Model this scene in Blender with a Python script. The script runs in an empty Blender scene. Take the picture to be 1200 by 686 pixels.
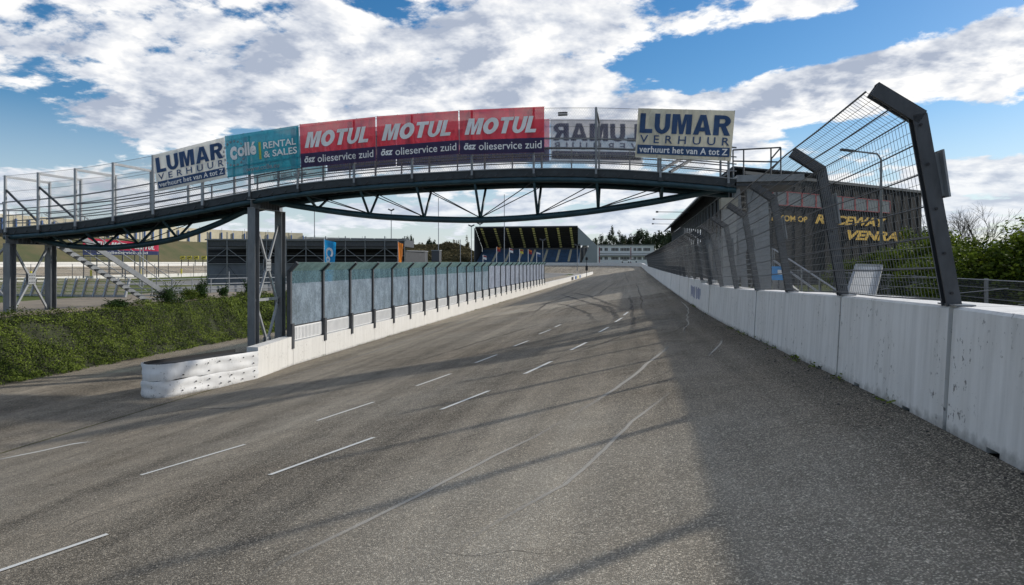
import bpy, math, random
from mathutils import Vector, Matrix, noise as mnoise
random.seed(7)
SC = bpy.context.scene
COL = SC.collection
R = math.radians

# ------------------------------------------------------------------ camera
# world: +X = across the track (right), +Y = along the straight, Z up.
YAW = math.atan(0.1775)
CU, SU = math.cos(YAW), math.sin(YAW)
CAM = Vector((0.0, 0.0, 4.0))
F_PX, HX, HY = 800.0, 600.0, 307.5
cd = bpy.data.cameras.new('camera'); cam = bpy.data.objects.new('camera', cd); COL.objects.link(cam)
cam.location = CAM; cam.rotation_euler = (R(90), 0, YAW)
cd.sensor_width = 36; cd.lens = 24; cd.shift_y = -(343 - HY) / 1200.0
cd.clip_start = 0.05; cd.clip_end = 9000
SC.camera = cam

# ------------------------------------------------------------------ light
SUN_DIR = Vector((1.55, 1.13, 1.0)).normalized()        # towards the sun
SUN_EL = math.asin(SUN_DIR.z)
sd = bpy.data.lights.new('sun', 'SUN'); sun = bpy.data.objects.new('sun', sd); COL.objects.link(sun)
sun.rotation_euler = SUN_DIR.to_track_quat('Z', 'Y').to_euler()
sun.location = (0, 0, 60)
sd.energy = 2.25; sd.angle = R(1.8); sd.color = (1.0, 0.95, 0.87)
SC.view_settings.view_transform = 'Standard'; SC.view_settings.look = 'None'
SC.view_settings.exposure = 0.78; SC.view_settings.gamma = 1

W = bpy.data.worlds.new('World'); SC.world = W; W.use_nodes = True
def build_world():
    nt = W.node_tree; N = nt.nodes; L = nt.links
    N.clear()
    out = N.new('ShaderNodeOutputWorld'); bg = N.new('ShaderNodeBackground')
    bg.inputs['Strength'].default_value = 0.15
    sky = N.new('ShaderNodeTexSky'); sky.sky_type = 'NISHITA'; sky.sun_disc = False
    sky.sun_elevation = SUN_EL; sky.sun_rotation = math.atan2(SUN_DIR.x, SUN_DIR.y)
    sky.air_density = 1.0; sky.dust_density = 0.35; sky.ozone_density = 2.6
    def M(op, a, b=None, c=None, clamp=False):
        n = N.new('ShaderNodeMath'); n.operation = op; n.use_clamp = clamp
        for i, x in enumerate((a, b, c)):
            if x is None: continue
            if isinstance(x, (int, float)): n.inputs[i].default_value = x
            else: L.new(x, n.inputs[i])
        return n.outputs[0]
    tc = N.new('ShaderNodeTexCoord')
    sep = N.new('ShaderNodeSeparateXYZ'); L.new(tc.outputs['Generated'], sep.inputs[0])
    x, y, z = sep.outputs
    zc = M('ADD', M('MAXIMUM', z, 0.0), 0.22)
    px, py = M('DIVIDE', x, zc), M('DIVIDE', y, zc)
    def vec(a, b, c=0.0):
        n = N.new('ShaderNodeCombineXYZ')
        for i, q in enumerate((a, b, c)):
            if isinstance(q, (int, float)): n.inputs[i].default_value = q
            else: L.new(q, n.inputs[i])
        return n.outputs[0]
    def noi(v, scale, detail, rough, dist=0.0, off=None):
        if off is not None:
            a = N.new('ShaderNodeVectorMath'); a.operation = 'ADD'; L.new(v, a.inputs[0]); a.inputs[1].default_value = off; v = a.outputs[0]
        n = N.new('ShaderNodeTexNoise'); L.new(v, n.inputs['Vector'])
        n.inputs['Scale'].default_value = scale; n.inputs['Detail'].default_value = detail
        n.inputs['Roughness'].default_value = rough; n.inputs['Distortion'].default_value = dist
        return n.outputs['Fac']
    P = vec(px, py, 0.0)
    n1 = noi(P, 3.1, 14, 0.60, 0.12, (3.1, 1.7, 0.4))
    n2 = noi(P, 0.42, 3, 0.5, 0.0, (7.7, 2.2, 5.0))
    n1s = noi(P, 3.1, 5, 0.60, 0.12, (3.1 + 0.06, 1.7 + 0.05, 0.4))
    # placement of the big cloud masses and the gaps between them, by bearing and height
    az = M('ARCTAN2', x, y); el = M('ARCSINE', z)
    wz = M('MULTIPLY', M('SUBTRACT', noi(P, 1.0, 4, 0.6, 0.0, (9.0, 4.0, 1.0)), 0.5), 0.16)
    azw = M('ADD', az, wz); elw = M('ADD', el, M('MULTIPLY', wz, 0.35))
    def blob(pxx, pyy, sx, sy, amp):
        X = (pxx - HX) / F_PX; Z = -(pyy - HY) / F_PX
        a0 = math.atan(X) - YAW; e0 = math.atan(Z / math.sqrt(1 + X * X))
        da = M('DIVIDE', M('SUBTRACT', azw, a0), sx / F_PX); de = M('DIVIDE', M('SUBTRACT', elw, e0), sy / F_PX)
        q = M('ADD', M('MULTIPLY', da, da), M('MULTIPLY', de, de))
        return M('MULTIPLY', M('EXPONENT', M('MULTIPLY', q, -1.0)), amp)
    tot = M('ADD', M('MULTIPLY', M('SUBTRACT', n1, 0.5), 2.3), M('MULTIPLY', M('SUBTRACT', n2, 0.5), 0.45))
    tot = M('ADD', tot, 0.015)
    for b in BLOBS: tot = M('ADD', tot, blob(*b))
    cov = N.new('ShaderNodeMapRange'); cov.interpolation_type = 'SMOOTHSTEP'
    L.new(tot, cov.inputs[0]); cov.inputs[1].default_value = -0.02; cov.inputs[2].default_value = 0.17
    thick = N.new('ShaderNodeMapRange'); L.new(tot, thick.inputs[0]); thick.inputs[1].default_value = 0.08; thick.inputs[2].default_value = 0.42
    rim = M('MULTIPLY', M('SUBTRACT', n1, n1s), 5.0)
    sdot = N.new('ShaderNodeVectorMath'); sdot.operation = 'DOT_PRODUCT'
    L.new(tc.outputs['Generated'], sdot.inputs[0]); sdot.inputs[1].default_value = SUN_DIR
    glow = M('POWER', M('MAXIMUM', sdot.outputs['Value'], 0.0), 5.0)
    n3 = noi(P, 3.4, 12, 0.62, 0.35, (1.0, 8.0, 2.0))
    sh = M('ADD', M('MULTIPLY', thick.outputs[0], -0.30), M('ADD', rim, 0.62))
    sh = M('ADD', sh, M('MULTIPLY', M('SUBTRACT', n3, 0.5), 1.5))
    sh = M('ADD', sh, M('MULTIPLY', M('SUBTRACT', n2, 0.5), 0.6))
    sh = M('ADD', sh, M('MULTIPLY', glow, 0.42), clamp=True)
    cr = N.new('ShaderNodeValToRGB'); L.new(sh, cr.inputs[0])
    e = cr.color_ramp.elements
    e[0].position = 0.0; e[0].color = (1.65, 1.88, 2.35, 1)
    e[1].position = 1.0; e[1].color = (4.3, 4.25, 4.15, 1)
    m_ = cr.color_ramp.elements.new(0.5); m_.color = (3.0, 3.12, 3.35, 1)
    mix = N.new('ShaderNodeMix'); mix.data_type = 'RGBA'
    L.new(cov.outputs[0], mix.inputs['Factor'])
    # a little richer blue than the raw model, as in the photograph
    hs = N.new('ShaderNodeHueSaturation'); hs.inputs['Saturation'].default_value = 1.36; hs.inputs['Value'].default_value = 0.43
    L.new(sky.outputs[0], hs.inputs['Color'])
    L.new(hs.outputs[0], mix.inputs[6]); L.new(cr.outputs[0], mix.inputs[7])
    # thin haze veil low over the horizon
    veil = N.new('ShaderNodeMapRange'); L.new(z, veil.inputs[0])
    veil.inputs[1].default_value = 0.0; veil.inputs[2].default_value = 0.2; veil.inputs[3].default_value = 0.75; veil.inputs[4].default_value = 0.0
    mix2 = N.new('ShaderNodeMix'); mix2.data_type = 'RGBA'
    L.new(veil.outputs[0], mix2.inputs['Factor']); L.new(mix.outputs[2], mix2.inputs[6]); mix2.inputs[7].default_value = (2.7, 3.0, 3.4, 1)
    L.new(mix2.outputs[2], bg.inputs['Color']); L.new(bg.outputs[0], out.inputs[0])
# (x, y, half-width, half-height in photo pixels, amount)
BLOBS = [(180, 110, 300, 70, 0.36), (430, 60, 160, 60, 0.12), (560, 110, 240, 40, 0.16), (0, 60, 120, 40, 0.14), (20, 100, 70, 30, -0.45),
         (130, 178, 190, 16, -0.30), (300, 160, 60, 14, -0.2), (95, 72, 45, 16, -0.32), (470, 6, 110, 12, -0.28), (500, 70, 40, 16, -0.15),
         (640, 60, 130, 60, 0.2), (800, 70, 60, 40, -0.35), (880, 30, 110, 14, 0.25), (960, 50, 90, 26, -0.42), (900, 60, 60, 20, -0.25),
         (930, 105, 110, 26, 0.42), (1060, 85, 120, 28, 0.42), (1170, 60, 80, 40, 0.38), (830, 130, 120, 20, 0.2),
         (1090, 150, 170, 16, -0.55), (1190, 160, 90, 22, -0.5), (1090, 12, 120, 14, -0.4), (1140, 215, 110, 22, 0.5), (1150, 270, 120, 25, 0.25),
         (900, 165, 60, 20, 0.25), (600, 240, 200, 40, 0.2), (900, 195, 60, 14, -0.25), (0, 170, 60, 12, -0.25)]
build_world()

# ------------------------------------------------------------------ geometry of the place
TW = 15.45                       # track width between the walls
CEN_U, CEN_V, RAD = -67.05, 215.0, 69.5
def interp(x, pts):
    if x <= pts[0][0]: return pts[0][1]
    for (a, fa), (b, fb) in zip(pts, pts[1:]):
        if x <= b:
            k = (x - a) / (b - a)
            return fa + (fb - fa) * k
    return pts[-1][1]
ZR = [(-40, 2.66), (5, 2.66), (7, 2.645), (9.3, 2.59), (12, 2.51), (15, 2.42), (18.5, 2.33), (24, 2.24), (34, 2.17), (60, 2.14), (120, 2.2), (220, 2.6), (400, 2.9)]
def zr(s): return interp(s, ZR)
S_CURVE = CEN_V; S_END = CEN_V + math.pi * RAD
def path(s, o):
    """s runs up the right straight, round the far turn and back down the left straight; o = distance inside the outer wall"""
    r = RAD - o
    if s <= S_CURVE: return (CEN_U + r, s)
    if s <= S_END:
        a = (s - S_CURVE) / RAD
        return (CEN_U + r * math.cos(a), CEN_V + r * math.sin(a))
    return (CEN_U - r, CEN_V - (s - S_END))
def bank(s, o): return zr(s) * max(0.0, 1 - o / TW)
def zground(u, v):
    if v <= CEN_V: o = RAD - abs(u - CEN_U); s = v if u > CEN_U else S_END + (CEN_V - v)
    else:
        o = RAD - math.hypot(u - CEN_U, v - CEN_V); s = S_CURVE + RAD * math.atan2(v - CEN_V, u - CEN_U)
    return bank(s, o) if o >= 0 else zr(s)
def ray(px, py):
    X = (px - HX) / F_PX; Z = -(py - HY) / F_PX
    return Vector((CU * X - SU, SU * X + CU, Z))
def at_depth(px, py, d): return CAM + ray(px, py) * d
def on_v(px, py, v):
    r = ray(px, py); return CAM + r * (v / r.y)
def on_u(px, py, u):
    r = ray(px, py); return CAM + r * (u / r.x)
def on_track(px, py):
    r = ray(px, py); d = 1.0
    for _ in range(4000):
        p = CAM + r * d
        if p.z <= zground(p.x, p.y): break
        d *= 1.002
    return CAM + r * d

# ------------------------------------------------------------------ mesh helpers
WL = {}
def wl(o): return WL.get(o.name, Vector((0, 0, 0))) if o else Vector((0, 0, 0))
class MB:
    def __init__(s): s.v = []; s.f = []; s.m = []; s.fade = None
    def add(s, vs, fs, m=0):
        b = len(s.v); s.v += [tuple(x) for x in vs]
        for f in fs: s.f.append(tuple(b + i for i in f)); s.m.append(m)
    def box(s, x0, y0, z0, x1, y1, z1, m=0):
        s.add([(x0, y0, z0), (x1, y0, z0), (x1, y1, z0), (x0, y1, z0), (x0, y0, z1), (x1, y0, z1), (x1, y1, z1), (x0, y1, z1)],
              [(0, 3, 2, 1), (4, 5, 6, 7), (0, 1, 5, 4), (1, 2, 6, 5), (2, 3, 7, 6), (3, 0, 4, 7)], m)
    def cbox(s, c, sx, sy, sz, m=0): s.box(c[0] - sx / 2, c[1] - sy / 2, c[2] - sz / 2, c[0] + sx / 2, c[1] + sy / 2, c[2] + sz / 2, m)
    def beam(s, p, q, w, h, up=(0, 0, 1), m=0):
        p, q = Vector(p), Vector(q); d = (q - p).normalized(); up = Vector(up)
        sd_ = d.cross(up)
        if sd_.length < 1e-4: sd_ = d.cross(Vector((0, 1, 0)))
        sd_.normalize(); u2 = sd_.cross(d).normalized()
        vs = []
        for e in (p, q):
            for a, b in ((-1, -1), (1, -1), (1, 1), (-1, 1)): vs.append(e + sd_ * (a * w / 2) + u2 * (b * h / 2))
        s.add(vs, [(0, 3, 2, 1), (4, 5, 6, 7), (0, 1, 5, 4), (1, 2, 6, 5), (2, 3, 7, 6), (3, 0, 4, 7)], m)
    def hbeam(s, p, q, w, h, t=0.02, up=(0, 0, 1)):
        """H / I section: two flanges and a web"""
        p, q = Vector(p), Vector(q); d = (q - p).normalized(); up = Vector(up)
        sd_ = d.cross(up).normalized(); u2 = sd_.cross(d).normalized()
        for k in (-1, 1): s.beam(p + u2 * k * (h / 2 - t / 2), q + u2 * k * (h / 2 - t / 2), w, t, up)
        s.beam(p, q, t, h - 2 * t, up)
    def tube(s, pts, r, n=6, cap=True):
        pts = [Vector(p) for p in pts]; rings = []
        base = len(s.v); rr = r if isinstance(r, (list, tuple)) else [r] * len(pts)
        for i, p in enumerate(pts):
            d = (pts[min(i + 1, len(pts) - 1)] - pts[max(i - 1, 0)]).normalized()
            a = d.orthogonal().normalized() if i == 0 else (a_prev - d * a_prev.dot(d)).normalized()
            a_prev = a; b = d.cross(a)
            for k in range(n):
                t = 2 * math.pi * k / n
                s.v.append(tuple(p + (a * math.cos(t) + b * math.sin(t)) * rr[i]))
        for i in range(len(pts) - 1):
            for k in range(n):
                k2 = (k + 1) % n
                s.f.append((base + i * n + k, base + i * n + k2, base + (i + 1) * n + k2, base + (i + 1) * n + k)); s.m.append(0)
        if cap:
            s.f.append(tuple(base + k for k in reversed(range(n)))); s.m.append(0)
            e = base + (len(pts) - 1) * n; s.f.append(tuple(e + k for k in range(n))); s.m.append(0)
    def prism(s, poly, thick_vec):
        """poly: list of 3D points (planar), extruded by thick_vec"""
        n = len(poly); t = Vector(thick_vec); vs = [Vector(p) for p in poly] + [Vector(p) + t for p in poly]
        fs = [tuple(range(n - 1, -1, -1)), tuple(range(n, 2 * n))] + [(i, (i + 1) % n, n + (i + 1) % n, n + i) for i in range(n)]
        s.add(vs, fs)
    def grid(s, fn, nu, nv, m=0):
        b = len(s.v)
        for j in range(nv + 1):
            for i in range(nu + 1): s.v.append(tuple(fn(i / nu, j / nv)))
        for j in range(nv):
            for i in range(nu):
                a = b + j * (nu + 1) + i; s.f.append((a, a + 1, a + nu + 2, a + nu + 1)); s.m.append(m)
    def mesh(s, name, mats, off=(0, 0, 0), smooth=False):
        o = Vector(off); me = bpy.data.meshes.new(name)
        me.from_pydata([(x - o.x, y - o.y, z - o.z) for x, y, z in s.v], [], s.f)
        if not isinstance(mats, (list, tuple)): mats = [mats]
        for m in mats: me.materials.append(m)
        if len(mats) > 1: me.polygons.foreach_set('material_index', s.m)
        if smooth: me.polygons.foreach_set('use_smooth', [True] * len(s.f))
        if s.fade:
            a = me.attributes.new('wear', 'FLOAT', 'POINT'); a.data.foreach_set('value', s.fade)
        me.update(); return me
    def build(s, name, mats, parent=None, at=None, smooth=False, kind=None):
        """vertices are world coordinates unless 'at' is given: then they are local to that world point"""
        pw = wl(parent)
        if at is None:
            c = pw if parent else Vector((0, 0, 0))
            me = s.mesh(name, mats, c, smooth); loc = Vector((0, 0, 0)); w = c
        else:
            me = s.mesh(name, mats, (0, 0, 0), smooth); w = Vector(at); loc = w - pw
        return link(name, me, parent, loc, w, kind)
def link(name, me, parent, loc, w, kind=None):
    o = bpy.data.objects.new(name, me); COL.objects.link(o)
    if parent: o.parent = parent
    o.location = loc; WL[o.name] = Vector(w)
    if kind: o['kind'] = kind
    return o
def inst(name, me, parent, at, kind=None):
    return link(name, me, parent, Vector(at) - wl(parent), at, kind)
def tag(o, label, cat, group=None, kind=None):
    o['label'] = label; o['category'] = cat
    if group: o['group'] = group
    if kind: o['kind'] = kind
    return o
def thing(name, label, cat, loc, group=None):
    o = bpy.data.objects.new(name, None); COL.objects.link(o); o.location = loc; o.empty_display_size = 0.3
    WL[o.name] = Vector(loc); return tag(o, label, cat, group)
def struct(mb, name, mats, smooth=False):
    o = mb.build(name, mats, smooth=smooth); o['kind'] = 'structure'; return o

# ------------------------------------------------------------------ materials
def nodemat(name):
    m = bpy.data.materials.new(name); m.use_nodes = True; nt = m.node_tree
    return m, nt, nt.nodes, nt.links, nt.nodes['Principled BSDF']
def setc(b, c, rough=0.6, metal=0.0):
    b.inputs['Base Color'].default_value = (*c, 1); b.inputs['Roughness'].default_value = rough; b.inputs['Metallic'].default_value = metal
def paint(name, c, rough=0.55, metal=0.0, var=0.18, scale=3.0, bump=0.0, c2=None, stretch=(1, 1, 1), detail=6):
    m, nt, N, L, b = nodemat(name); setc(b, c, rough, metal)
    tc = N.new('ShaderNodeTexCoord'); mp = N.new('ShaderNodeMapping'); L.new(tc.outputs['Object'], mp.inputs[0]); mp.inputs['Scale'].default_value = stretch
    n = N.new('ShaderNodeTexNoise'); L.new(mp.outputs[0], n.inputs['Vector']); n.inputs['Scale'].default_value = scale; n.inputs['Detail'].default_value = detail; n.inputs['Roughness'].default_value = 0.65
    r = N.new('ShaderNodeValToRGB'); L.new(n.outputs['Fac'], r.inputs[0])
    r.color_ramp.elements[0].position = 0.32; r.color_ramp.elements[1].position = 0.68
    lo = tuple(x * (1 - var) for x in c) if c2 is None else c2; hi = tuple(min(1, x * (1 + var)) for x in c) if c2 is None else c
    r.color_ramp.elements[0].color = (*lo, 1); r.color_ramp.elements[1].color = (*hi, 1)
    L.new(r.outputs[0], b.inputs['Base Color'])
    if bump:
        bm = N.new('ShaderNodeBump'); bm.inputs['Strength'].default_value = bump; bm.inputs['Distance'].default_value = 0.02
        L.new(n.outputs['Fac'], bm.inputs['Height']); L.new(bm.outputs[0], b.inputs['Normal'])
    return m

def mat_asphalt(name, base, spk=1.0):
    m, nt, N, L, b = nodemat(name); setc(b, base, 0.9); b.inputs['Specular IOR Level'].default_value = 0.22
    g = N.new('ShaderNodeNewGeometry'); pos = g.outputs['Position']
    def M(op, a, bb=None, c=None, clamp=False):
        n = N.new('ShaderNodeMath'); n.operation = op; n.use_clamp = clamp
        for i, x in enumerate((a, bb, c)):
            if x is None: continue
            if isinstance(x, (int, float)): n.inputs[i].default_value = x
            else: L.new(x, n.inputs[i])
        return n.outputs[0]
    def noi(scale, detail=4, rough=0.6, st=None, rot=0.0):
        n = N.new('ShaderNodeTexNoise')
        mp = N.new('ShaderNodeMapping'); L.new(pos, mp.inputs[0])
        if st: mp.inputs['Scale'].default_value = st
        mp.inputs['Rotation'].default_value = (0, 0, rot)
        L.new(mp.outputs[0], n.inputs['Vector'])
        n.inputs['Scale'].default_value = scale; n.inputs['Detail'].default_value = detail; n.inputs['Roughness'].default_value = rough
        return n.outputs['Fac']
    v = N.new('ShaderNodeTexVoronoi'); L.new(pos, v.inputs['Vector']); v.inputs['Scale'].default_value = 105.0
    v2 = N.new('ShaderNodeTexVoronoi'); L.new(pos, v2.inputs['Vector']); v2.inputs['Scale'].default_value = 48.0
    sepc = N.new('ShaderNodeSeparateColor'); L.new(v.outputs['Color'], sepc.inputs[0])
    sep2 = N.new('ShaderNodeSeparateColor'); L.new(v2.outputs['Color'], sep2.inputs[0])
    # stone chips: one in a few is pale
    chip = M('MULTIPLY', M('POWER', sepc.outputs[0], 3.0), M('SUBTRACT', 1.0, M('MULTIPLY', v.outputs['Distance'], 1.2), None, True))
    chip2 = M('MULTIPLY', M('POWER', sep2.outputs[0], 7.0), M('SUBTRACT', 1.0, M('MULTIPLY', v2.outputs['Distance'], 1.6), None, True))
    big = noi(0.22, 5, 0.6); mid = noi(1.6, 5, 0.65); fine = noi(130, 2, 0.6)
    lanes = noi(1.0, 5, 0.6, (0.95, 0.018, 1.0), 0.06)       # long wear bands along the racing line
    lanes2 = noi(1.0, 4, 0.6, (2.6, 0.03, 1.0), 0.12)
    val = M('ADD', 0.06, M('MULTIPLY', big, 0.75))
    val = M('ADD', val, M('MULTIPLY', M('SUBTRACT', mid, 0.5), 0.75))
    val = M('ADD', val, M('MULTIPLY', M('SUBTRACT', lanes, 0.5), 1.15))
    val = M('ADD', val, M('MULTIPLY', M('SUBTRACT', lanes2, 0.5), 0.5))
    val = M('ADD', val, M('MULTIPLY', M('SUBTRACT', fine, 0.5), 0.9))
    sx = N.new('ShaderNodeSeparateXYZ'); L.new(pos, sx.inputs[0])
    # paler beyond a line across the track, darker strip along the right wall foot
    wob = M('MULTIPLY', M('SUBTRACT', mid, 0.5), 0.5)
    far = N.new('ShaderNodeMapRange'); L.new(M('SUBTRACT', M('ADD', sx.outputs[1], wob), M('MULTIPLY', sx.outputs[0], 0.2)), far.inputs[0]); far.inputs[1].default_value = 43.4; far.inputs[2].default_value = 43.7
    val = M('ADD', val, M('MULTIPLY', far.outputs[0], 0.3))
    rt = N.new('ShaderNodeMapRange'); L.new(M('ADD', sx.outputs[0], M('MULTIPLY', M('SUBTRACT', mid, 0.5), 1.1)), rt.inputs[0]); rt.inputs[1].default_value = 1.5; rt.inputs[2].default_value = 2.4
    val = M('SUBTRACT', val, M('MULTIPLY', rt.outputs[0], 0.42))
    # pale worn zone near the groove close to the viewer's lane
    pz = M('SUBTRACT', sx.outputs[0], -1.0); pz = M('EXPONENT', M('MULTIPLY', M('MULTIPLY', pz, pz), -0.35))
    pv = N.new('ShaderNodeMapRange'); L.new(sx.outputs[1], pv.inputs[0]); pv.inputs[1].default_value = 14; pv.inputs[2].default_value = 6
    val = M('ADD', val, M('MULTIPLY', M('MULTIPLY', pz, pv.outputs[0]), 0.42))
    val = M('ADD', val, M('MULTIPLY', chip, 2.9 * spk)); val = M('ADD', val, M('MULTIPLY', chip2, 2.2 * spk))
    val = M('MAXIMUM', val, 0.2)
    tint = N.new('ShaderNodeMix'); tint.data_type = 'RGBA'; L.new(big, tint.inputs['Factor'])
    tint.inputs[6].default_value = (base[0] * 1.1, base[1] * 1.0, base[2] * 0.86, 1); tint.inputs[7].default_value = (base[0] * 0.95, base[1], base[2] * 1.03, 1)
    mul = N.new('ShaderNodeVectorMath'); mul.operation = 'SCALE'; L.new(tint.outputs[2], mul.inputs[0]); L.new(val, mul.inputs['Scale'])
    L.new(mul.outputs[0], b.inputs['Base Color'])
    # cracks
    bm = N.new('ShaderNodeBump'); bm.inputs['Strength'].default_value = 0.7; bm.inputs['Distance'].default_value = 0.006
    L.new(M('ADD', M('SUBTRACT', 1.0, v.outputs['Distance']), M('MULTIPLY', fine, 0.6)), bm.inputs['Height']); L.new(bm.outputs[0], b.inputs['Normal'])
    return m

def mat_white_wall(name, c=(0.72, 0.72, 0.70), dirt=0.5):
    m, nt, N, L, b = nodemat(name); setc(b, c, 0.62)
    tc = N.new('ShaderNodeTexCoord'); o = tc.outputs['Object']; g = N.new('ShaderNodeNewGeometry')
    def noi(scale, st=(1, 1, 1), detail=5, src=g.outputs['Position'], rough=0.6):
        mp = N.new('ShaderNodeMapping'); L.new(src, mp.inputs[0]); mp.inputs['Scale'].default_value = st
        n = N.new('ShaderNodeTexNoise'); L.new(mp.outputs[0], n.inputs['Vector']); n.inputs['Scale'].default_value = scale; n.inputs['Detail'].default_value = detail; n.inputs['Roughness'].default_value = rough
        return n.outputs['Fac']
    def ramp(x, a, b2, c0, c1):
        r = N.new('ShaderNodeMapRange'); L.new(x, r.inputs[0]); r.inputs[1].default_value = a; r.inputs[2].default_value = b2; r.inputs[3].default_value = c0; r.inputs[4].default_value = c1
        return r.outputs[0]
    def mixc(f, a, b2):
        x = N.new('ShaderNodeMix'); x.data_type = 'RGBA'; L.new(f, x.inputs['Factor'])
        for i, q in ((6, a), (7, b2)):
            if isinstance(q, tuple): x.inputs[i].default_value = (*q, 1)
            else: L.new(q, x.inputs[i])
        return x.outputs[2]
    streak = noi(7.0, (1, 1, 0.07), 6); chips = noi(16, (1, 1, 0.8), 5, rough=0.7); area = noi(1.3)
    col = mixc(ramp(streak, 0.42, 0.75, 0.0, dirt), c, tuple(x * 0.55 for x in (c[0] * 0.97, c[1] * 0.96, c[2] * 0.93)))
    col = mixc(ramp(area, 0.4, 0.75, 0.0, dirt * 0.5), col, (c[0] * 0.72, c[1] * 0.70, c[2] * 0.64))
    md = N.new('ShaderNodeMath'); md.operation = 'MULTIPLY'; L.new(ramp(chips, 0.60, 0.63, 0, 1), md.inputs[0]); L.new(ramp(area, 0.50, 0.58, 0, 0.9), md.inputs[1])
    col = mixc(md.outputs[0], col, (0.16, 0.15, 0.14))
    sx = N.new('ShaderNodeSeparateXYZ'); L.new(o, sx.inputs[0])
    ad = N.new('ShaderNodeMath'); ad.operation = 'ADD'; L.new(sx.outputs[2], ad.inputs[0]); L.new(ramp(noi(9), 0.3, 0.7, -0.05, 0.05), ad.inputs[1])
    col = mixc(ramp(ad.outputs[0], 0.0, 0.1, 0.65, 0.0), col, (0.13, 0.125, 0.11))
    L.new(col, b.inputs['Base Color'])
    bm = N.new('ShaderNodeBump'); bm.inputs['Strength'].default_value = 0.25; bm.inputs['Distance'].default_value = 0.01
    L.new(chips, bm.inputs['Height']); L.new(bm.outputs[0], b.inputs['Normal'])
    return m

def mat_leaf(name, c, var=0.45, trans=0.35, scale=0.8, yellow=None):
    m, nt, N, L, b = nodemat(name); setc(b, c, 0.5)
    b.inputs['Specular IOR Level'].default_value = 0.12; b.inputs['Roughness'].default_value = 0.65
    g = N.new('ShaderNodeNewGeometry'); n = N.new('ShaderNodeTexNoise'); L.new(g.outputs['Position'], n.inputs['Vector']); n.inputs['Scale'].default_value = scale; n.inputs['Detail'].default_value = 4
    ad = N.new('ShaderNodeMath'); ad.operation = 'ADD'; L.new(n.outputs['Fac'], ad.inputs[0])
    ml = N.new('ShaderNodeMath'); ml.operation = 'MULTIPLY_ADD'; L.new(g.outputs['Random Per Island'], ml.inputs[0]); ml.inputs[1].default_value = 0.5; ml.inputs[2].default_value = -0.25
    L.new(ml.outputs[0], ad.inputs[1])
    r = N.new('ShaderNodeValToRGB'); L.new(ad.outputs[0], r.inputs[0])
    r.color_ramp.elements[0].position = 0.3; r.color_ramp.elements[1].position = 0.75
    r.color_ramp.elements[0].color = (*[x * (1 - var) for x in c], 1)
    hi = yellow or tuple(x * (1 + var) for x in c)
    r.color_ramp.elements[1].color = (*hi, 1)
    L.new(r.outputs[0], b.inputs['Base Color'])
    tr = N.new('ShaderNodeBsdfTranslucent'); L.new(r.outputs[0], tr.inputs[0])
    mx = N.new('ShaderNodeMixShader'); mx.inputs[0].default_value = trans
    L.new(b.outputs[0], mx.inputs[1]); L.new(tr.outputs[0], mx.inputs[2]); L.new(mx.outputs[0], N['Material Output'].inputs[0])
    return m
def mat_banner(name, c, trans=0.35, clear=0.12, var=0.06):
    """printed mesh banner: light comes through it and things behind show faintly"""
    m, nt, N, L, b = nodemat(name); setc(b, c, 0.6)
    g = N.new('ShaderNodeNewGeometry'); n = N.new('ShaderNodeTexNoise'); L.new(g.outputs['Position'], n.inputs['Vector']); n.inputs['Scale'].default_value = 2.2; n.inputs['Detail'].default_value = 5
    r = N.new('ShaderNodeValToRGB'); L.new(n.outputs['Fac'], r.inputs[0]); r.color_ramp.elements[0].position = 0.3; r.color_ramp.elements[1].position = 0.7
    r.color_ramp.elements[0].color = (*[x * (1 - var * 2) for x in c], 1); r.color_ramp.elements[1].color = (*[min(1, x * (1 + var)) for x in c], 1)
    L.new(r.outputs[0], b.inputs['Base Color'])
    tr = N.new('ShaderNodeBsdfTranslucent'); L.new(r.outputs[0], tr.inputs[0])
    mpb = N.new('ShaderNodeMapping'); L.new(g.outputs['Position'], mpb.inputs[0]); mpb.inputs['Scale'].default_value = (1, 1, 0.45); mpb.inputs['Rotation'].default_value = (0, 0.5, 0)
    nb_ = N.new('ShaderNodeTexNoise'); L.new(mpb.outputs[0], nb_.inputs['Vector']); nb_.inputs['Scale'].default_value = 1.6; nb_.inputs['Detail'].default_value = 3; nb_.inputs['Distortion'].default_value = 0.8
    bm = N.new('ShaderNodeBump'); bm.inputs['Strength'].default_value = 1.0; bm.inputs['Distance'].default_value = 0.25; L.new(nb_.outputs['Fac'], bm.inputs['Height'])
    L.new(bm.outputs[0], b.inputs['Normal']); L.new(bm.outputs[0], tr.inputs['Normal'])
    tp = N.new('ShaderNodeBsdfTransparent')
    m1 = N.new('ShaderNodeMixShader'); m1.inputs[0].default_value = trans; m2 = N.new('ShaderNodeMixShader'); m2.inputs[0].default_value = clear
    L.new(b.outputs[0], m1.inputs[1]); L.new(tr.outputs[0], m1.inputs[2]); L.new(m1.outputs[0], m2.inputs[1]); L.new(tp.outputs[0], m2.inputs[2]); L.new(m2.outputs[0], N['Material Output'].inputs[0])
    return m
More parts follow.
